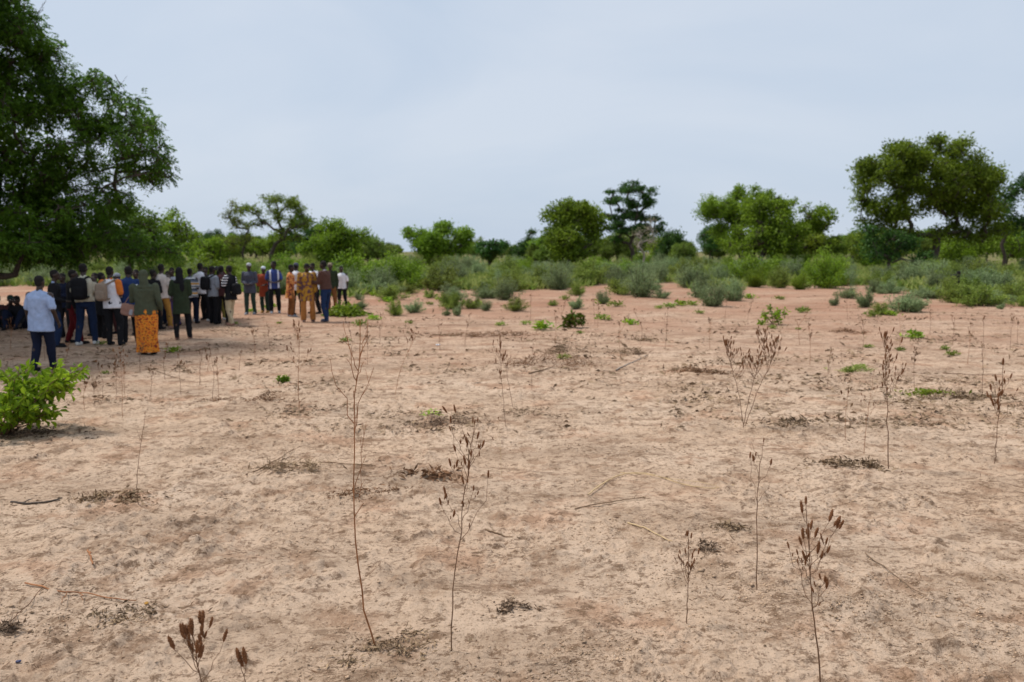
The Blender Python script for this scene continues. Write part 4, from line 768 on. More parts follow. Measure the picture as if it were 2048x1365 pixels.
exec_people = [
 # label, px, top, feet, kwargs
 ("man in a pale blue short-sleeved shirt and navy trousers walking towards the group", 88, 553, 741, dict(face=4, arms=('down', 'bag'), top_w='jacket', top_m='pale_blue', bot_m='navy', stance=0.09, stride=0.13, build=1.18, skin='skin')),
 ("person in black with a pale collar beside the man in the pale blue shirt", 114, 540, 694, dict(face=75, arms=('clasp', 'clasp'), top_w='jacket', top_m='black', sleeve='long', bot_m='jeans', extra=dict(collar='pale_blue'), build=1.05)),
 ("person in a black top and dark red trousers standing with feet apart", 150, 541, 688, dict(face=60, arms=('clasp', 'down'), top_m='black', sleeve='long', bot_m='dark_red', stance=0.17, stride=0.16)),
 ("man in a cream shirt wearing a black backpack, jeans and white shoes", 174, 529, 691, dict(face=3, arms=('clasp', 'clasp'), top_m='cream', top_w='tucked', sleeve='short', bot_m='jeans', shoe='shoe_white', stance=0.15, skin='skin')),
 ("man in a white shirt with orange sleeves and collar and black trousers", 231, 534, 691, dict(face=-12, arms=('clasp', 'clasp'), top_m='white', sleeve='short', bot_m='black', extra=dict(sleeves='orange', collar='orange'), stance=0.13, stride=-0.04)),
 ("person in a long black tunic behind the taupe backpack", 205, 545, 676, dict(face=20, arms=('clasp', 'clasp'), top_m='black', top_w='tunic', sleeve='long', bot_m='black')),
 ("person in a grey cap behind the white and orange shirt", 241, 547, 668, dict(face=200, arms=('fold', 'fold'), top_m='black', sleeve='long', bot_m='maroon', cap=('peaked', 'grey'))),
 ("man in a dark blue shirt with head turned left, by the woman in olive", 263, 533, 684, dict(face=-35, arms=('clasp', 'clasp'), top_m='blue', sleeve='long', bot_m='black', turn=-25, build=1.05)),
 ("person in black partly hidden behind the olive head scarf", 282, 541, 670, dict(face=190, arms=('fold', 'fold'), top_m='black', sleeve='long', bot_m='black')),
 ("woman in an olive head scarf and top with a long orange printed skirt", 297, 541, 709, dict(face=-8, arms=('chest', 'bag'), hair='scarf', head_m='olive', top_m='olive', top_w='shirt', sleeve='long', bottom='skirt', bot_m='print_skirt', shoe='black', build=1.15, stance=0.10, stride=0.02)),
 ("man in a light beige short-sleeved shirt and mustard trousers", 327, 530, 659, dict(face=12, arms=('clasp', 'down'), top_m='beige_shirt', sleeve='short', bot_m='mustard', stance=0.15, stride=0.10, build=1.08, shoe='tan')),
 ("person in a pale shirt and purple cloth half hidden by the woman in black", 349, 537, 652, dict(face=170, arms=('fold', 'fold'), top_m='light_tan', sleeve='long', bottom='skirt', bot_m='purple')),
 ("woman in a dark head scarf and black clothes with bare feet in sandals", 367, 537, 679, dict(face=-25, arms=('clasp', 'clasp'), hair='scarf', head_m='black', top_m='dark_green', top_w='tunic', sleeve='long', bot_m='black', shoe='sandal', stance=0.12, stride=0.05, skin='skin2')),
 ("person in a striped yellow, white and grey knit shirt", 386, 538, 648, dict(face=5, arms=('clasp', 'clasp'), top_m='striped', sleeve='short', bot_m='navy', build=1.1)),
 ("man in a white shirt with dark head beside the striped shirt", 404, 528, 644, dict(face=30, arms=('clasp', 'clasp'), top_m='white', sleeve='short', bot_m='black', stance=0.13, shoe='shoe_white')),
 ("man in a grey shirt carrying a black backpack", 428, 534, 649, dict(face=35, arms=('clasp', 'clasp'), top_m='grey', sleeve='long', bot_m='black', stance=0.13, stride=-0.05)),
 ("man raising a camera above his head with both arms", 448, 533, 648, dict(face=-50, arms=('raise', 'raise'), top_m='maroon', sleeve='long', bot_m='black', stance=0.16, stride=0.08)),
 ("person in olive-yellow trousers and white shoes behind the man with the camera", 440, 541, 640, dict(face=10, arms=('fold', 'fold'), top_m='grey_white', sleeve='short', bot_m='olive_yellow', shoe='shoe_white')),
 ("man in a black jacket with white shoulder stripes and beige trousers", 463, 532, 651, dict(face=-62, arms=('chest', 'down'), top_w='jacket', top_m='black', sleeve='long', bot_m='khaki', shoe='tan', stride=0.08, extra=dict(sleeves='stripe_black'), build=1.05)),
 ("man in a pale cap and slate shirt clasping his hands in front", 502, 527, 629, dict(face=176, arms=('clasp', 'clasp'), top_w='jacket', top_m='slate', sleeve='long', bot_m='bottle_green', cap=('round', 'cap_grey'), build=1.08, shoe='grey')),
 ("short person in a white cap, red top and brown print skirt", 531, 534, 626, dict(face=172, arms=('clasp', 'down'), top_w='tunic', top_m='rust', sleeve='mid', bot_m='bottle_green', cap=('round', 'cap_white'), shoe='mustard', extra=dict(collar='rust_brown'))),
 ("tall man in a blue shirt with white side panels", 551, 523, 627, dict(face=160, arms=('clasp', 'clasp'), turn=60, top_m='blue_white', sleeve='short', bot_m='black', stance=0.14, stride=0.07, shoe='grey')),
 ("man in an orange printed shirt facing right with folded arms", 582, 530, 634, dict(face=95, arms=('fold', 'fold'), top_w='tunic', top_m='batik_orange', sleeve='long', bot_m='rust_brown', stride=0.07, shoe='grey')),
 ("man in a white shirt behind the orange printed shirt", 595, 527, 631, dict(face=15, arms=('down', 'down'), top_m='white', sleeve='short', bot_m='black', cap=('round', 'slate'))),
 ("man with bowed head in a yellow and brown printed tunic", 617, 529, 644, dict(face=178, arms=('down', 'down'), nod=0.55, top_w='tunic', top_m='batik_yellow', sleeve='long', bot_m='orange_brown', shoe='sandal', build=1.12, extra=dict(wide=1))),
 ("man in a white and black shirt between the two foremost men at right", 632, 527, 628, dict(face=205, arms=('clasp', 'forward'), top_m='white', sleeve='long', bot_m='black', extra=dict(panel=(-0.09, 0.05, 'black')))),
 ("man in a brown jumper with white collar and blue trousers facing left", 653, 523, 644, dict(face=-85, arms=('forward', 'out'), top_m='brown', top_w='tucked', sleeve='long', bot_m='trouser_blue', shoe='slate', stride=0.07, stance=0.10, extra=dict(collar='white'), build=1.1)),
 ("person in dark clothes glimpsed between the cream shirt and the white and orange shirt", 196, 547, 672, dict(face=185, arms=('fold', 'fold'), top_m='black', sleeve='long', bot_m='black')),
 ("person in maroon glimpsed behind the beige shirt and purple cloth", 339, 543, 648, dict(face=200, arms=('fold', 'fold'), top_m='maroon', sleeve='long', bot_m='navy')),
 ("person in black glimpsed between the olive head scarf and the beige shirt", 311, 541, 660, dict(face=15, arms=('fold', 'fold'), top_m='black', sleeve='long', bot_m='black')),
 ("person in black glimpsed between the striped and the grey shirt", 415, 535, 640, dict(face=190, arms=('fold', 'fold'), top_m='black', sleeve='long', bot_m='black')),
 ("person in navy glimpsed left of the black backpack and cream shirt", 134, 548, 676, dict(face=190, arms=('fold', 'fold'), top_m='navy', sleeve='long', bot_m='black')),
 ("person in dark green behind the man in the brown jumper", 665, 527, 624, dict(face=185, arms=('down', 'down'), top_m='dark_green', sleeve='long', bot_m='rust_brown', cap=('round', 'taupe'))),
 ("young man in a white T-shirt standing alone at the right end of the group", 686, 533, 618, dict(face=188, arms=('down', 'down'), top_m='white', sleeve='short', bot_m='black', turn=-40, stance=0.10)),
]
PP = []
for i_, (lab, px, top, feet, kw) in enumerate(exec_people):
    PP.append(person(lab, px, top, feet, name_seed=i_, **kw))
person('seated person in dark red and green at the left edge, in the shade', 20, 592, 655, face=150, arms=('lap', 'lap'), top_m='maroon', sleeve='long', bot_m='black', pose='sit', name_seed=40, cap=('round', 'bottle_green'))
person('seated person in black beside the man in the pale blue shirt, in the shade', 42, 592, 657, face=165, arms=('knee', 'lap'), top_m='black', sleeve='long', bot_m='navy', pose='sit', turn=25, name_seed=41)
person('seated person cut by the left edge of the picture, in the shade', -12, 592, 653, face=120, arms=('lap', 'lap'), top_m='navy', sleeve='long', bot_m='black', pose='sit', name_seed=42)
person('bent figure in black standing in the shrubs at right', 1900, 545, 590, face=70, arms=('forward', 'down'), top_m='black', sleeve='long', bot_m='black', pose='crouch', name_seed=43)

backpack(PP[3], 'black backpack with straps on the back of the man in cream', 'black', 0.155, 0.24)
backpack(PP[4], 'taupe backpack hanging off one shoulder of the man in white and orange', 'taupe', 0.12, 0.20, dx=-0.13, z=1.20)
backpack(PP[15], 'black backpack on the man in grey beside the white shirt', 'black', 0.15, 0.21, dx=-0.05, z=1.24)
backpack(PP[18], 'black shoulder bag on the back of the man with white shoulder stripes', 'black', 0.15, 0.17, z=1.06, one_strap=True)
# handbag on the woman's left arm
pp = PP[9]; o = thing('handbag', 'brown handbag hanging from the arm of the woman in olive', 'handbag'); a_ = Vector((-0.33, 0.02, 0.93)); o.matrix_world = pp['W'] @ Matrix.Translation(a_) @ Matrix.Rotation(R(14), 4, 'Y')
pmesh('bag_body', [rbox((0, 0, 0), (0.165, 0.055, 0.125), p=5)], 'tan', o); pmesh('flap', [rbox((0, -0.022, 0.05), (0.168, 0.045, 0.075), p=5)], 'tan', o); pmesh('pale_panel', [rbox((0.05, -0.055, -0.02), (0.035, 0.012, 0.07), p=5)], 'light_tan', o)
pmesh('strap', [tubep([(-0.12, 0, 0.1), (-0.08, 0, 0.24), (0.02, 0.0, 0.32), (0.10, 0, 0.24), (0.12, 0, 0.1)], 0.010)], 'tan', o)
pp = PP[9]; sh, el, wr, wd_ = pp['arm'][0]; w_ = pp['W'] @ (wr + wd_*0.08 + Vector((-0.12, 0, 0.0)))
tag(pmesh('paper_cup', [capsule((0, 0, 0), (0, 0, 0.08), 0.035, 0.042)], 'plastic_white'), 'white paper cup held by the woman in olive', 'cup').location = w_
# camera held up
pp = PP[16]; c_ = (pp['arm'][0][2] + pp['arm'][1][2])/2 + (pp['arm'][0][3]+pp['arm'][1][3])*0.05; o = thing('camera', 'black camera held up over the crowd', 'camera'); o.matrix_world = pp['W'] @ Matrix.Translation(c_)
pmesh('camera_body', [rbox((0, 0.0, 0), (0.075, 0.035, 0.05), p=6), rbox((0, 0, 0.055), (0.03, 0.03, 0.02))], 'camera_black', o); pmesh('lens', [capsule((0, 0.03, 0), (0, 0.12, 0), 0.034, 0.036)], 'camera_black', o)
pp = PP[0]; sh, el, wr, wd_ = pp['arm'][0]; tag(pmesh('phone', [rbox((0, 0, 0), (0.012, 0.035, 0.06), p=8)], 'grey_white'), 'small pale phone in the left hand of the man in pale blue', 'phone').location = pp['W'] @ (wr + wd_*0.10 + Vector((0.02, 0.02, 0)))

#@@FOREGROUND@@
# ------------------------------------------------------------------ dry plants, bushes and litter in the foreground
seedv = []
for i_ in range(4):
    r_ = np.random.default_rng(200+i_); secs = []; k_ = 13
    for q in range(k_+1):
        f = q/k_; rr = 0.125*(math.sin(math.pi*min(1, f*1.02))**0.45 if 0 < f < 1 else 0.05); rr *= (1 + (0.16 if q % 2 else -0.12)); secs.append((0.04*math.sin(f*3+i_), 0, f, max(rr, 0.03), max(rr, 0.03)))
    V, F_ = ring_loft(secs, 10); V = np.array(V); V[:, :2] *= (1 + r_.normal(size=(len(V), 1))*0.14)
    # bristles
    Vb = []; n = 46; ang = r_.uniform(0, 6.28, n); zz = r_.uniform(0.05, 0.98, n); F2 = list(F_)
    for a_, z_ in zip(ang, zz):
        d = np.array([math.cos(a_), math.sin(a_), 0.5]); b0 = np.array([0.09*math.cos(a_), 0.09*math.sin(a_), z_]); s_ = np.array([-math.sin(a_), math.cos(a_), 0])*0.03; o_ = len(V)+len(Vb)
        Vb += [b0-s_, b0+s_, b0+d*0.10]; F2.append((o_, o_+1, o_+2))
    me = bpy.data.meshes.new('seed_head'); me.from_pydata([tuple(v) for v in V] + [tuple(v) for v in Vb], [], F2); me.materials.append(M['seed']); seedv.append(me)
def pathat(P, f):
    s = f*(len(P)-1); i_ = min(int(s), len(P)-2); return P[i_]*(1-(s-i_)) + P[i_+1]*(s-i_)
def dry_plant(label, pts, rad, branches, heads, hl, m_='stem_brown', rg=None, head_parts=True, leafy=0, group=None, loose=0, spread=0.5, name='dry_weed'):
    """pts: pixel polyline of the main stem, ground end first; branches: count, heads: per plant; hl: head length in m"""
    g = G(*pts[0]); D = g.y; base = np.array(g); P = [base + np.array([0, 0, -0.01])] + [np.array(PT(x, y, D)) for x, y in pts[1:]]
    P = np.array(P); Hh = P[-1][2]-P[0][2]
    # smooth the polyline
    t0 = np.linspace(0, 1, len(P)); t1 = np.linspace(0, 1, 14); P = np.stack([np.interp(t1, t0, P[:, q]) for q in range(3)], 1); P[1:-1] = (P[:-2]+P[1:-1]*2+P[2:])/4
    P[1:-1] += rg.normal(size=(12, 3))*0.004*Hh
    o = thing(name, label, 'dry weed', g, 0, group); paths = [(P-base, np.linspace(rad, rad*0.35, 14))]; ends = []
    for q in range(branches):
        f = rg.uniform(0.42, 0.93); b0 = pathat(P, f); a_ = rg.uniform(0, 6.28); ln_ = Hh*rg.uniform(0.10, 0.30)*(1.25-f)*1.5
        e = b0 + np.array([math.cos(a_)*spread, math.sin(a_)*spread*0.8, 0.85])*ln_; B_ = curve(b0, e, 6, -0.05, 0.035, rg); paths.append((B_-base, np.linspace(rad*0.45, rad*0.22, 6)))
        for w in range(rg.integers(1, 4)):
            f2 = rg.uniform(0.35, 1.0) if w else 1.0; c0 = pathat(B_, f2); e2 = c0 + (np.array([rg.normal()*0.35, rg.normal()*0.35, 0.6]))*ln_*0.28
            if w: paths.append((curve(c0, e2, 3, 0, 0.05, rg)-base, np.linspace(rad*0.25, rad*0.16, 3)))
            else: e2 = c0
            ends.append((e2, e2-c0 if w else B_[-1]-B_[-3]))
    ends.append((P[-1], P[-1]-P[-3]))
    V, F_ = tubes(paths, 6); link('stem', npmesh('stem', V, F_, True), M[m_], o)
    hd = []
    for q in range(heads):
        if q < len(ends) : c0, d = ends[len(ends)-1-q]
        else: pa = paths[rg.integers(0, len(paths))][0] + base; f = rg.uniform(0.5 if len(pa) > 8 else 0.2, 1.0); c0 = pathat(pa, f) + rg.normal(size=3)*0.006; d = np.array([rg.normal()*0.5, rg.normal()*0.5, 1.0])
        if head_parts is not None: d = np.asarray(d)/max(np.linalg.norm(d), 1e-6) + np.array([0, 0, 0.9]); hd.append((c0-base, d, hl*rg.uniform(0.5, 1.15)*(1.0 if q < len(ends) else 0.5)))
    if head_parts:
        for c0, d, l_ in hd:
            h_ = link('seed_head', seedv[rg.integers(0, 4)], None, o, Vector(c0)); h_.rotation_mode = 'QUATERNION'; h_.rotation_quaternion = Vector(d).to_track_quat('Z', 'Y'); h_.scale = (l_*0.95, l_*0.95, l_)
    elif hd:
        C = np.array([q[0] for q in hd]); Dd = np.array([q[1] for q in hd]); Ln = np.array([q[2] for q in hd])
        V = np.concatenate([leaf_quads(C, Dd, Ln, Ln*0.42, 0.1, rg), leaf_quads(C, Dd, Ln, Ln*0.42, 0.1, rg)]); link('seed_heads', leafmesh('seed_heads', V, rg), M['dead'], o)
    return o
rg = np.random.default_rng(77)
dry_plant('tallest bare reddish stalk with a bent foot, left of centre', [(752, 1295), (736, 1245), (722, 1170), (712, 1090), (706, 1000), (708, 900), (714, 800), (717, 710), (720, 640)], 0.0055, 11, 0, 0.02, 'stem_red', np.random.default_rng(2), spread=0.30)
dry_plant('upright weed crowded with brown seed spikes, right of the tall red stalk', [(903, 1302), (904, 1220), (908, 1150), (918, 1080), (926, 1010), (935, 940), (943, 880), (949, 850)], 0.0038, 15, 56, 0.048, 'stem_brown', np.random.default_rng(4), spread=0.55)
dry_plant('thick dark seed spikes rising from the bottom edge, left', [(418, 1520), (412, 1440), (403, 1370), (394, 1312), (385, 1268)], 0.0040, 13, 30, 0.062, 'stem_brown', np.random.default_rng(6), spread=0.65)
dry_plant('single leaning seed spike at the bottom edge right of the thick ones', [(520, 1500), (500, 1400), (492, 1365), (478, 1318)], 0.0030, 2, 3, 0.085, 'stem_brown', np.random.default_rng(7), spread=0.3)
dry_plant('short straight weed with a dense brown tuft on top', [(1374, 1248), (1375, 1190), (1377, 1130), (1376, 1070)], 0.0030, 11, 44, 0.034, 'stem_brown', np.random.default_rng(8), spread=0.35)
dry_plant('slender bare weed with three sparse tips behind the short tufted one', [(1514, 1180), (1514, 1080), (1514, 1000), (1520, 930), (1527, 885)], 0.0034, 5, 6, 0.04, 'stem_brown', np.random.default_rng(9), spread=0.5)
dry_plant('leaning weed with a fan of thick brown spikes at lower right', [(1646, 1400), (1636, 1310), (1628, 1230), (1622, 1160), (1616, 1090), (1612, 1010)], 0.0042, 13, 46, 0.055, 'stem_brown', np.random.default_rng(10), spread=0.45)
dry_plant('tall many-branched dry weed with dark seed heads at right', [(1777, 938), (1776, 860), (1774, 790), (1772, 730), (1768, 675)], 0.0050, 20, 70, 0.055, 'stem_brown', np.random.default_rng(11), spread=0.42)
dry_plant('thin curved dry stem just left of the many-branched weed', [(1728, 908), (1732, 850), (1740, 800), (1748, 745)], 0.0028, 6, 10, 0.03, 'stem_red', np.random.default_rng(12))
dry_plant('dry weed with upright spikes near the right edge', [(1988, 928), (1994, 860), (2001, 800), (2007, 728)], 0.0042, 13, 34, 0.07, 'stem_brown', np.random.default_rng(13), spread=0.4)
for pts, lab, h in [([(1486, 856), (1500, 790), (1520, 720), (1530, 668)], 'central stem of the bushy dry weed right of centre', 34), ([(1488, 852), (1478, 790), (1462, 730), (1450, 685)], 'left-leaning stem of the bushy dry weed right of centre', 22), ([(1490, 850), (1515, 780), (1545, 720), (1556, 680)], 'right-leaning stem of the bushy dry weed right of centre', 30)]:
    dry_plant(lab, pts, 0.0045, 22, h + 16, 0.062, 'stem_brown', rg, spread=0.45)
dry_plant('spindly weed with a knot of dark pods at the centre of the clearing', [(1013, 862), (1006, 800), (1001, 740), (1000, 680)], 0.0036, 13, 36, 0.055, 'stem_brown', np.random.default_rng(15), spread=0.42)
dry_plant('second leaning stem beside the spindly podded weed', [(1026, 815), (1016, 760), (1008, 712)], 0.003, 8, 20, 0.05, 'stem_brown', np.random.default_rng(16))
dry_plant('dry reddish weed with drooping pods in front of the men at right', [(598, 818), (597, 760), (598, 700), (598, 650)], 0.0048, 12, 30, 0.06, 'stem_red', np.random.default_rng(17), spread=0.5)
dry_plant('bare crooked stalk standing in the clod heap at left', [(277, 1012), (272, 960), (280, 900), (290, 830)], 0.0032, 3, 2, 0.03, 'stem_brown', np.random.default_rng(18), spread=0.3)
dry_plant('thin bare weed between the straw tufts in the middle', [(1003, 955), (1001, 900), (997, 840)], 0.0018, 2, 2, 0.03, 'straw', np.random.default_rng(19), spread=0.25)
dry_plant('dry weed leaning right in the middle distance', [(790, 790), (800, 740), (822, 690), (836, 668)], 0.0036, 9, 18, 0.05, 'stem_red', np.random.default_rng(20), spread=0.5)
dry_plant('thin dry stalk with pods between the two centre weeds', [(1063, 780), (1064, 730), (1066, 700)], 0.0028, 4, 8, 0.04, 'stem_brown', np.random.default_rng(21), spread=0.3)
dry_plant('tall thin bare stalk near the right edge of the clearing', [(1965, 790), (1966, 730), (1966, 640)], 0.004, 5, 6, 0.05, 'stem_brown', np.random.default_rng(22), spread=0.3)
lots = [(245, 838, 700), (205, 800, 725), (188, 812, 755), (250, 795, 705), (362, 790, 705), (424, 802, 690), (438, 800, 720), (400, 770, 700), (300, 800, 735), (170, 820, 760), (232, 800, 720), (478, 742, 705), (415, 745, 700), (130, 760, 690), (68, 715, 640),
        (1110, 690, 625), (1130, 665, 600), (1190, 650, 590), (1195, 655, 610), (1281, 690, 622), (1330, 700, 620), (1420, 700, 640), (1450, 640, 585), (1495, 650, 600), (1600, 690, 620), (1695, 640, 560), (1725, 700, 640), (1800, 690, 610), (1860, 670, 615), (1905, 690, 628), (1935, 730, 650), (2020, 700, 630), (2035, 690, 640),
        (1240, 700, 640), (1060, 650, 590), (540, 700, 650), (510, 720, 650), (735, 730, 660), (760, 690, 630), (880, 700, 640), (930, 690, 630), (700, 720, 640), (1690, 880, 780), (1655, 780, 700), (1830, 780, 700), (1620, 730, 650), (1560, 700, 640), (90, 720, 655), (20, 700, 640), (330, 760, 690), (280, 745, 690)]
proto_dry = []
for q, (px, py, top) in enumerate(lots):
    D = G(px, py).y; r_ = np.random.default_rng(300+q)
    o = dry_plant(('reddish ' if q % 3 == 0 else 'brown ') + ('tall thin weed ' if py-top > 75 else 'short thin weed ') + near_word(px, py), [(px, py), (px + r_.normal()*3, (py+top)/2), (px + r_.normal()*7, top)], 0.0042 if D > 12 else 0.003, int(r_.integers(3, 9)), int(r_.integers(6, 22)), 0.055, 'stem_red' if q % 3 == 0 else 'stem_brown', r_, head_parts=False, group='thin dry weeds scattered over the clearing', spread=0.4)

# ---- leafy bush at the left edge
def leafy(label, px, py, stems, ln, wd, m_, seed, per=26, name='leafy_bush', cat='bush', rad=0.009, drop=0.15, bow=0.12):
    rgx = np.random.default_rng(seed); g = G(px, py); base = np.array(g); o = thing(name, label, cat, g); paths = []; Vs = []
    for (tx, ty, dy) in stems:
        e = np.array(PT(tx, ty, g.y)) + np.array([0, dy, 0]); b0 = base + rgx.normal(size=3)*np.array([0.04, 0.04, 0]); P = curve(b0, e, 9, bow, 0.02, rgx); paths.append((P-base, np.linspace(rad, rad*0.3, 9)))
        for k_ in range(3):
            c0 = pathat(P, rgx.uniform(0.45, 0.85)); e2 = c0 + unit(rgx.normal(size=3) + (e-b0)/np.linalg.norm(e-b0)*1.4)*np.linalg.norm(e-b0)*rgx.uniform(0.16, 0.3); Q = curve(c0, e2, 4, 0.03, 0.04, rgx); paths.append((Q-base, np.linspace(rad*0.4, rad*0.2, 4)))
            n = per//3; C = np.array([pathat(Q, f) for f in rgx.uniform(0.1, 1, n)]); Vs.append((C, Q[-1]-Q[0]))
        n = per; C = np.array([pathat(P, f) for f in rgx.uniform(0.35, 1.0, n)]); Vs.append((C, P[-1]-P[-4]))
    out_ = []
    for C, d in Vs:
        n = len(C); D = unit(unit(d[None]) * 0.5 + rgx.normal(size=(n, 3))*0.75 + np.array([0, 0, -drop])); L_ = ln*rgx.uniform(0.6, 1.2, n); C = C + D*ln*0.15
        # two-part folded leaf: base half and tip half
        upv = unit(rgx.normal(size=(n, 3))*0.5 + np.array([0, 0, 1.0])); S = unit(np.cross(D, upv)); N = np.cross(S, D); W_ = (wd*rgx.uniform(0.7, 1.2, n))[:, None]; L3 = L_[:, None]
        c1 = C + D*L3*0.5; tip = C + D*L3 - N*L3*0.22; f_ = N*W_*0.22
        out_.append(np.stack([C, C + D*L3*0.28 + S*W_*0.44 + f_, C + D*L3*0.62 + S*W_*0.42 + f_, tip], 1).reshape(-1, 3)); out_.append(np.stack([C, tip, C + D*L3*0.62 - S*W_*0.42 + f_, C + D*L3*0.28 - S*W_*0.44 + f_], 1).reshape(-1, 3))
    V, F_ = tubes(paths, 6); link('stems', npmesh('stems', V, F_, True), M['stem_brown'], o); link('foliage', leafmesh('foliage', np.concatenate(out_)-base, rgx), M[m_], o); return o
leafy('fresh broad-leaved green bush at the left edge of the picture', 8, 868, [(168, 735, 0.0), (160, 745, 0.1), (140, 750, -0.2), (125, 755, 0.2), (138, 815, -0.2), (35, 735, 0.2), (60, 728, -0.2), (75, 745, 0.4), (110, 738, 0.1), (135, 742, -0.1), (155, 738, 0.2), (0, 760, 0.3), (-30, 745, 0), (-60, 780, -0.2), (90, 780, -0.4), (115, 808, -0.3), (130, 820, -0.1), (60, 800, -0.5), (30, 815, -0.6), (10, 835, -0.5),
       (-20, 820, -0.4), (40, 770, 0.5), (80, 790, 0.2), (-50, 830, 0.1), (15, 790, -0.2), (55, 765, -0.3), (100, 765, 0.3), (-90, 760, 0.2), (70, 755, 0.0), (25, 750, 0.1), (0, 800, 0.4)], 0.105, 0.058, 'leaf_fresh', 5, per=21, bow=0.03)
leafy('small wilting bush with red and green leaves in the open', 1146, 655, [(1130, 640, 0), (1145, 630, 0), (1160, 632, 0), (1168, 642, 0.1), (1125, 650, -0.1), (1150, 640, -0.2), (1138, 634, 0.1)], 0.14, 0.07, 'leaf_wilt', 6, per=16)
leafy('pale green leafy bush alone on the soil at right centre', 1545, 650, [(1525, 625, 0), (1540, 614, 0), (1560, 618, 0.1), (1575, 625, 0), (1515, 645, -0.1), (1550, 630, -0.2), (1565, 640, 0.2), (1530, 636, 0.2)], 0.11, 0.06, 'leaf_fresh', 7, per=14)
leafy('tiny dark green seedling in the open left of the tall red stalk', 567, 767, [(560, 757, 0), (568, 754, 0), (576, 758, 0)], 0.06, 0.035, 'leaf_mid', 8, per=14)
leafy('two-stemmed tiny green seedling below the shrubs at right', 1835, 682, [(1828, 664, 0), (1836, 668, 0), (1822, 676, 0)], 0.08, 0.035, 'leaf_fresh', 9, per=8)
# heap of cut leafy branches beside the men
g = G(692, 632); rgx = np.random.default_rng(3); C = rgx.normal(size=(1100, 3))*np.array([0.27, 0.25, 0.0]); C[:, 2] = np.abs(rgx.normal(size=1100))*0.16*np.exp(-(C[:, 0]/0.55)**2)+0.02; D = unit(rgx.normal(size=(1100, 3))*np.array([1, 1, 0.4]) + np.array([0.3, 0, 0]))
o = thing('cut_branches', 'heap of freshly cut leafy branches on the ground beside the group', 'branches', g); link('foliage', leafmesh('foliage', leaf_quads(C, D, 0.14, 0.075, rg=rgx), rgx), M['leaf_mid'], o)
V, F_ = tubes([(curve(rgx.normal(size=3)*np.array([0.3, 0.2, 0])+[0, 0, 0.05], rgx.normal(size=3)*np.array([0.45, 0.25, 0])+[0, 0, 0.12], 5, 0.1, 0.04, rgx), np.linspace(0.012, 0.006, 5)) for _ in range(9)], 5); link('twigs', npmesh('twigs', V, F_, True), M['stick'], o)

# ---- sticks and stalks lying on the soil
def lying(name, label, pts, r0, r1, m_, lift=0.01, seed=0, side=0):
    rgx = np.random.default_rng(seed); P = np.array([tuple(G(*p)) for p in pts]); t0 = np.linspace(0, 1, len(P)); t1 = np.linspace(0, 1, 16); P = np.stack([np.interp(t1, t0, P[:, q]) for q in range(3)], 1)
    P[1:-1] = (P[:-2]+2*P[1:-1]+P[2:])/4; zz = np.array([gz(a, b_) for a, b_ in P[:, :2]])
    for _ in range(6): zz[1:-1] = np.maximum(zz[1:-1]*0.5, (zz[:-2]+zz[2:])/4 + zz[1:-1]*0.5) if False else (zz[:-2]+zz[2:]+zz[1:-1]*2)/4
    P[:, 2] = zz + lift*0.7; P[1:-1, :2] += rgx.normal(size=(14, 2))*0.0035*min(1.5, np.linalg.norm(P[-1]-P[0])*4)
    base = P[0].copy(); paths = [(P-base, np.linspace(r0, r1, 16))]
    for q in range(side):
        c0 = pathat(P, rgx.uniform(0.2, 0.9)); d = unit(P[-1]-P[0]); a_ = rgx.choice([-1, 1])*rgx.uniform(0.4, 0.9); e = c0 + np.array([d[0]*math.cos(a_)-d[1]*math.sin(a_), d[0]*math.sin(a_)+d[1]*math.cos(a_), 0.12])*np.linalg.norm(P[-1]-P[0])*rgx.uniform(0.12, 0.3)
        paths.append((curve(c0, e, 4, 0.02, 0.05, rgx)-base, np.linspace(r1, r1*0.5, 4)))
    V, F_ = tubes(paths, 6); o = link(name, npmesh(name, V, F_, True), M[m_], None, Vector(base)); return tag(o, label, 'stick' if name != 'straw_stalk' else 'straw')
lying('straw_stalk', 'long curved pale straw stalk lying right of centre', [(1176, 993), (1205, 965), (1250, 949), (1300, 951), (1360, 972), (1420, 984), (1468, 973)], 0.006, 0.003, 'straw', 0.02, 1)
lying('straw_stalk', 'thin straw stalk along the inner side of the long curved one', [(1240, 950), (1320, 958), (1390, 968), (1436, 975)], 0.003, 0.002, 'straw', 0.03, 2)
lying('straw_stalk', 'short pale stalk pointing at the short tufted weed', [(1255, 1048), (1290, 1056), (1325, 1076), (1345, 1085)], 0.005, 0.003, 'straw', 0.012, 3)
lying('twig', 'reddish twig lying at lower left with a pale end', [(50, 1168), (110, 1180), (170, 1190), (225, 1200), (272, 1206)], 0.005, 0.0028, 'stem_red', 0.02, 4, 2)
lying('twig', 'bent twig at the lower left edge', [(18, 1256), (40, 1228), (66, 1200), (92, 1170)], 0.003, 0.002, 'stem_brown', 0.02, 5, 1)
lying('twig', 'straight dark stick lying across the foot of the tall red stalk', [(640, 928), (690, 932), (752, 934)], 0.006, 0.005, 'stick', 0.02, 6, 1)
lying('twig', 'thick brown twig lying below the straw stalk', [(970, 1062), (1000, 1070), (1040, 1078)], 0.007, 0.004, 'stick', 0.01, 7, 1)
lying('twig', 'thin dark twig slanting across the soil at lower right', [(1730, 1108), (1765, 1135), (1805, 1165), (1852, 1196)], 0.004, 0.002, 'stick', 0.015, 8, 2)
lying('twig', 'pale broken stick right of the centre weeds', [(1232, 742), (1262, 728), (1292, 712)], 0.012, 0.007, 'bark_pale', 0.02, 9)
lying('twig', 'dark branch lying under the dead brush in the middle', [(1058, 749), (1085, 742), (1110, 735)], 0.012, 0.006, 'stick', 0.02, 10, 2)
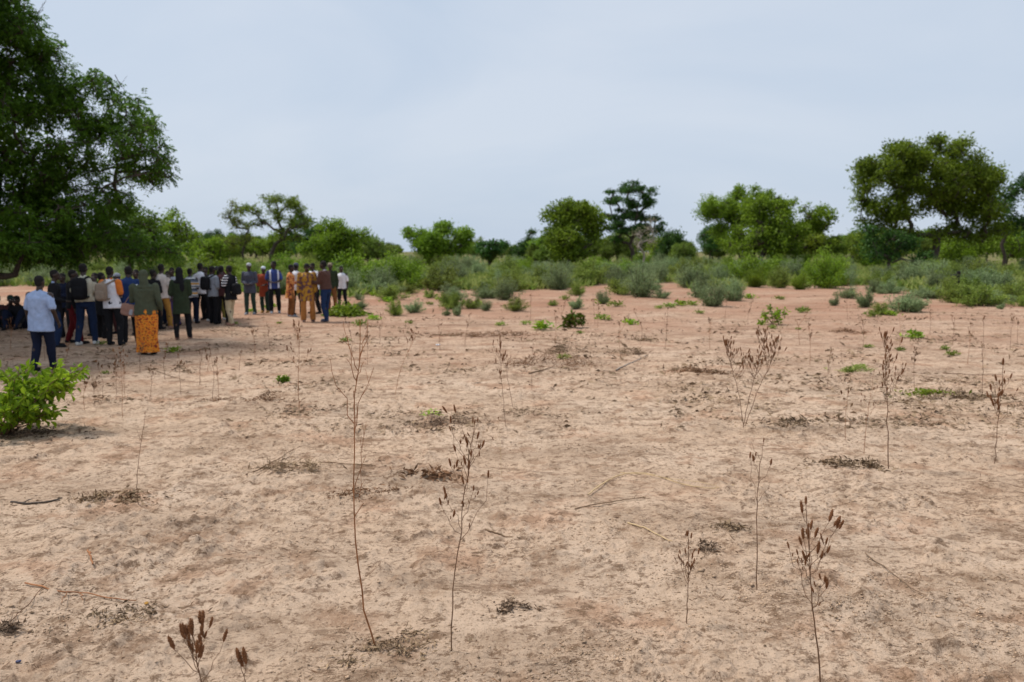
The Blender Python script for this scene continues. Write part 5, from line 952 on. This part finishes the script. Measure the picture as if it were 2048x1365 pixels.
lying('twig', 'forked dark stick above the straw stalk', [(1150, 1022), (1200, 1010), (1250, 1002), (1292, 998)], 0.006, 0.003, 'stick', 0.02, 11, 3)
lying('twig', 'dark twig in the litter pile left of the tall red stalk', [(492, 952), (530, 938), (562, 922), (588, 902)], 0.006, 0.003, 'stick', 0.03, 12, 4)
lying('twig', 'short dark twig below the small clod heap at left', [(100, 1058), (150, 1060), (198, 1062)], 0.003, 0.002, 'stick', 0.012, 13, 1)
lying('twig', 'thin twig lying on the soil near the right weeds', [(1840, 850), (1870, 848), (1890, 845)], 0.006, 0.004, 'stick', 0.012, 14)
lying('twig', 'long thin twig lying in the upper right of the clearing', [(1885, 748), (1940, 752), (2005, 750)], 0.008, 0.004, 'stick', 0.02, 15, 2)
lying('twig', 'fallen thin twig below the crowd', [(290, 735), (330, 750), (368, 762)], 0.007, 0.004, 'stick', 0.02, 16, 1)
lying('twig', 'greyish crooked root lying at the left', [(22, 1006), (60, 1010), (100, 1005), (125, 998)], 0.010, 0.006, 'bark', 0.012, 17, 4)
lying('twig', 'short upright-broken twig stub at lower left', [(176, 1105), (180, 1118), (186, 1135)], 0.005, 0.006, 'stem_red', 0.03, 18)

# ---- litter and dead brush piles (each a thing), then the uncountable crumbs
def pile(name, label, px, py, wpx, hm, n, ln, wd, m_, seed, cat='litter', yw=0.6):
    rgx = np.random.default_rng(seed); g = G(px, py); w = wpx/FPX*g.y/2; n *= 2; C = rgx.normal(size=(n, 3))*np.array([w*0.42, w*0.42*yw, 0]); sub = rgx.normal(size=(7, 2))*np.array([w*0.55, w*0.5*yw]); C[:, :2] = C[:, :2]*rgx.choice([0.3, 0.8, 1.9], n)[:, None] + sub[rgx.integers(0, 7, n)]; kp = (rgx.random(n) < 0.55) & (fbm(C[:, 0]*7/max(w, 0.2)+seed*5, C[:, 1]*9/max(w, 0.2), 3, seed) > -0.05) ; C = C[kp]; n = len(C); rr = np.exp(-((C[:, 0]/w)**2 + (C[:, 1]/(w*yw))**2)*1.5)
    zz = np.array([float(v) for v in (base_h(C[:, 0]+g.x, C[:, 1]+g.y)+fine_h(C[:, 0]+g.x, C[:, 1]+g.y))]) - g.z; C[:, 2] = zz + rgx.uniform(0, 1, n)*hm*rr + 0.004
    D = unit(rgx.normal(size=(n, 3))*np.array([1, 0.8, 0.45])); V = leaf_quads(C, D, ln*rgx.uniform(0.4, 1.4, n), wd*rgx.uniform(0.5, 1.4, n), 0.3, rgx)
    return tag(link(name, leafmesh(name, V, rgx), M[m_], None, g), label, cat)
pile('litter_pile', 'dark grey heap of dead weeds right of the tall red stalk', 868, 842, 130, 0.07, 900, 0.07, 0.012, 'char', 1)
pile('litter_pile', 'brown pile of twigs and dead leaves left of the tall red stalk', 595, 942, 150, 0.09, 800, 0.09, 0.010, 'litter', 2)
pile('litter_pile', 'curled dead brown leaves beside the upright spiked weed', 865, 952, 90, 0.09, 420, 0.08, 0.022, 'dead', 3)
pile('litter_pile', 'dead leaf and clod pile at the foot of the crooked stalk', 235, 1002, 130, 0.06, 800, 0.05, 0.016, 'litter', 4)
pile('dead_brush', 'tangled dead brown brush in the middle of the clearing', 1108, 728, 150, 0.26, 1500, 0.10, 0.012, 'dead', 5, 'brush', 0.8)
pile('dead_brush', 'low dead weed patch behind the tangled brush', 1140, 705, 90, 0.22, 800, 0.10, 0.014, 'litter', 6, 'brush')
pile('litter_pile', 'matted dry litter around the foot of the tall red stalk', 728, 985, 95, 0.03, 420, 0.05, 0.012, 'dead', 7)
pile('litter_pile', 'dark litter mound right of the bushy dry weed', 1590, 850, 130, 0.05, 600, 0.08, 0.018, 'litter', 8)
pile('litter_pile', 'litter with dark clumps at the foot of the many-branched weed', 1705, 932, 110, 0.06, 600, 0.06, 0.018, 'litter', 9)
pile('litter_pile', 'dark litter line left of the right-edge weed', 1900, 795, 240, 0.06, 900, 0.09, 0.02, 'litter', 10, yw=0.4)
pile('litter_pile', 'small dark tuft of rotten leaves right of the short tufted weed', 1412, 1098, 60, 0.07, 260, 0.04, 0.012, 'char', 11)
pile('litter_pile', 'curled dark weed remains under the slender bare weed', 1465, 1060, 70, 0.05, 260, 0.05, 0.012, 'litter', 12)
pile('litter_pile', 'dead weed remains in front of the crowd', 545, 800, 70, 0.12, 500, 0.08, 0.012, 'dead', 13)
pile('litter_pile', 'tuft of dead weeds lying right of the woman in the orange skirt', 425, 800, 60, 0.04, 240, 0.07, 0.012, 'dead', 14)
pile('litter_pile', 'black rotten leaves near the bottom centre', 1030, 1215, 70, 0.03, 300, 0.035, 0.012, 'char', 15)
pile('litter_pile', 'dead leaf bits between the bases of the two near weeds', 800, 1300, 150, 0.03, 700, 0.035, 0.010, 'litter', 16)
pile('litter_pile', 'rotten twig bits at the lower left corner', 15, 1265, 60, 0.05, 320, 0.05, 0.010, 'char', 17)
pile('litter_pile', 'litter patch below the reddish twig at lower left', 260, 1235, 120, 0.025, 500, 0.035, 0.010, 'litter', 18)
pile('dead_brush', 'small dead brown shrub on the soil at upper right', 1690, 668, 50, 0.12, 500, 0.10, 0.02, 'dead', 19, 'brush')
pile('dead_brush', 'grey-brown dead mound between the middle weeds', 1262, 708, 50, 0.14, 500, 0.10, 0.015, 'litter', 20, 'brush')
pile('dead_brush', 'dry brown tuft left of the pale leafy bush', 1290, 682, 40, 0.10, 400, 0.10, 0.015, 'litter', 21, 'brush')
pile('dead_brush', 'long low strip of dead weeds behind the tangled brush', 1000, 672, 240, 0.12, 1300, 0.11, 0.015, 'dead', 22, 'brush', 0.3)
pile('dead_brush', 'dead weeds below the heap of cut branches', 760, 655, 130, 0.05, 500, 0.10, 0.015, 'litter', 23, 'brush', 0.4)
pile('dead_brush', 'dry weed patch left of the bushy dry weed', 1400, 745, 110, 0.06, 700, 0.09, 0.015, 'dead', 24, 'brush', 0.5)
pile('weed_patch', 'dull green weed tuft with dead stems at right', 1712, 742, 55, 0.10, 260, 0.09, 0.02, 'grass_dry', 25, 'weed')
pile('weed_patch', 'yellow-green creeping weed at far right of the clearing', 1850, 790, 70, 0.08, 320, 0.07, 0.03, 'leaf_yellow', 26, 'weed')
pile('weed_patch', 'small green sprouts in the dark grey heap', 862, 830, 36, 0.10, 60, 0.06, 0.02, 'leaf_fresh', 27, 'weed')
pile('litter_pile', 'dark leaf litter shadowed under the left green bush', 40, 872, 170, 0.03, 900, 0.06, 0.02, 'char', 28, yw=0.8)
tag(pmesh('plastic_scrap', [rbox((0, 0, 0), (0.013, 0.007, 0.005), Matrix.Rotation(0.3, 3, 'Z'))], 'plastic_blue'), 'tiny scrap of dark blue plastic at the lower left corner', 'litter').location = G(37, 1326) + Vector((0, 0, 0.008))
tag(pmesh('plastic_scrap', [rbox((0, 0, 0), (0.05, 0.03, 0.012), Matrix.Rotation(0.3, 3, 'Z'))], 'plastic_white'), 'white plastic scrap on the soil in the middle distance', 'litter').location = G(876, 690) + Vector((0, 0, 0.01))
tag(pmesh('yellow_leaf', [rbox((0, 0, 0), (0.012, 0.010, 0.003), Matrix.Rotation(0.5, 3, 'X'), 2.5)], 'mustard'), 'tiny yellow leaf at the end of the reddish twig', 'leaf').location = G(293, 1210) + Vector((0, 0, 0.01))

def reg_y(rg, n, y0, y1, wmax=0.9, power=1.0):
    # even per picture row: density falls with distance
    u = rg.uniform(0, 1, n)**power; inv = (1/y0)*(1-u) + (1/y1)*u; y_ = 1/inv; x_ = rg.uniform(-wmax, wmax, n)*y_; return x_, y_
def crumbs(name, label, n, y0, y1, s0, s1, m_, rg, th=0.0, flat=0.6, shape='clod'):
    x_, y_ = reg_y(rg, n*3, y0, y1); k_ = fbm(x_*0.7, y_*1.1, 4, 61)*0.7 + fbm(x_*3.3, y_*3.3, 2, 62)*0.5; keep = (k_ + rg.normal(size=len(k_))*0.22) > th; x_, y_ = x_[keep][:n], y_[keep][:n]; n = len(x_)
    z_ = base_h(x_, y_) + fine_h(x_, y_); s = s0*(s1/s0)**(rg.uniform(0, 1, n)**1.6); s = s*np.clip(y_/7, 0.8, 2.4)
    if shape == 'clod':
        oc = np.array([[1, 0, 0], [0, 1, 0], [-1, 0, 0], [0, -1, 0], [0, 0, 1.0], [0, 0, -0.6]]); V = oc[None]*(1+rg.normal(size=(n, 6, 1))*0.3)*s[:, None, None]*0.5*np.array([1.15, 1, flat]); a = rg.uniform(0, 6.28, n)
        ca, sa = np.cos(a)[:, None], np.sin(a)[:, None]; V = np.stack([V[..., 0]*ca - V[..., 1]*sa, V[..., 0]*sa + V[..., 1]*ca, V[..., 2]], -1); V += np.stack([x_, y_, z_+s*0.12], -1)[:, None]
        f = np.array([[0, 1, 4], [1, 2, 4], [2, 3, 4], [3, 0, 4], [1, 0, 5], [2, 1, 5], [3, 2, 5], [0, 3, 5]]); F_ = (f[None] + (np.arange(n)*6)[:, None, None]).reshape(-1, 3)
        me = npmesh(name, V.reshape(-1, 3), F_, rnd=np.repeat(rg.random(n), 8))
    else:
        D = unit(rg.normal(size=(n, 3))*np.array([1, 1, 0.22])); me = leafmesh(name, leaf_quads(np.stack([x_, y_, z_+0.004], -1), D, s, s*flat*rg.uniform(0.5, 1.3, n), 0.35, rg), rg)
    return tag(link(name, me, m_ if not isinstance(m_, str) else M[m_]), label, None, None, 'stuff')
M['clod'] = mat('soil_clod', (0.45, 0.31, 0.205), 0.97, 0.3, 4, 0.05)
rg = np.random.default_rng(31)
crumbs('soil_lumps', 'larger lumps of broken soil in the trampled patches', 700, 2.6, 20, 0.018, 0.06, 'clod', rg, 0.42, 0.5)
crumbs('soil_crumbs', 'small clods and crumbs of soil over the clearing', 36000, 2.6, 26, 0.004, 0.024, 'clod', rg, 0.15, 0.6)
crumbs('soil_crumbs', 'dark crumbs of earth and droppings over the clearing', 6000, 2.6, 26, 0.006, 0.022, 'litter', rg, 0.3, 0.7)
crumbs('dead_leaf_bits', 'bits of dead leaf and stem strewn over the clearing', 14000, 2.6, 30, 0.008, 0.045, 'litter', rg, 0.2, 0.2, 'flake')
crumbs('dead_leaf_bits', 'fine brown stalk bits strewn over the clearing', 8000, 2.6, 30, 0.015, 0.09, 'dead', rg, 0.2, 0.09, 'flake')
crumbs('dead_leaf_bits', 'grey rotted litter in the hollows of the clearing', 5000, 2.6, 34, 0.012, 0.05, 'char', rg, 0.35, 0.3, 'flake')
crumbs('dead_grass', 'low dead stubble over the far side of the clearing', 26000, 9, 38, 0.03, 0.09, 'litter', rg, 0.30, 0.3, 'flake')

# look-alikes that share a description: say which one, counted from the left
bpy.context.view_layer.update()
same = {}
for o in COL.objects:
    if o.parent is None and 'label' in o and o.get('kind') is None: same.setdefault(o['label'], []).append(o)
NTH = ['first', 'second', 'third', 'fourth', 'fifth', 'sixth', 'seventh', 'eighth', 'ninth']
for lab, lst in same.items():
    if len(lst) < 2: continue
    lst.sort(key=lambda o: o.location.x/max(o.location.y, 1))
    for i_, o in enumerate(lst):
        w = (', left of two', ', right of two')[i_] if len(lst) == 2 else ', %s from left' % NTH[min(i_, 8)]
        l2 = lab + w
        for a, b in ((' in the middle rows', ' in middle rows'), (' in the second row', ' in second row'), (' in the front row', ' in front row'), (' far back', ' at back'), (' in the nearer belt', ' in nearer belt'), (' in the farther belt', ' in farther belt'), ('by the ', 'by '), ('below the ', 'below '), ('behind the ', 'behind '), ('left of the ', 'left of '), ('right of the ', 'right of ')):
            if len(l2.split()) > 16: l2 = l2.replace(a, b)
        o['label'] = l2
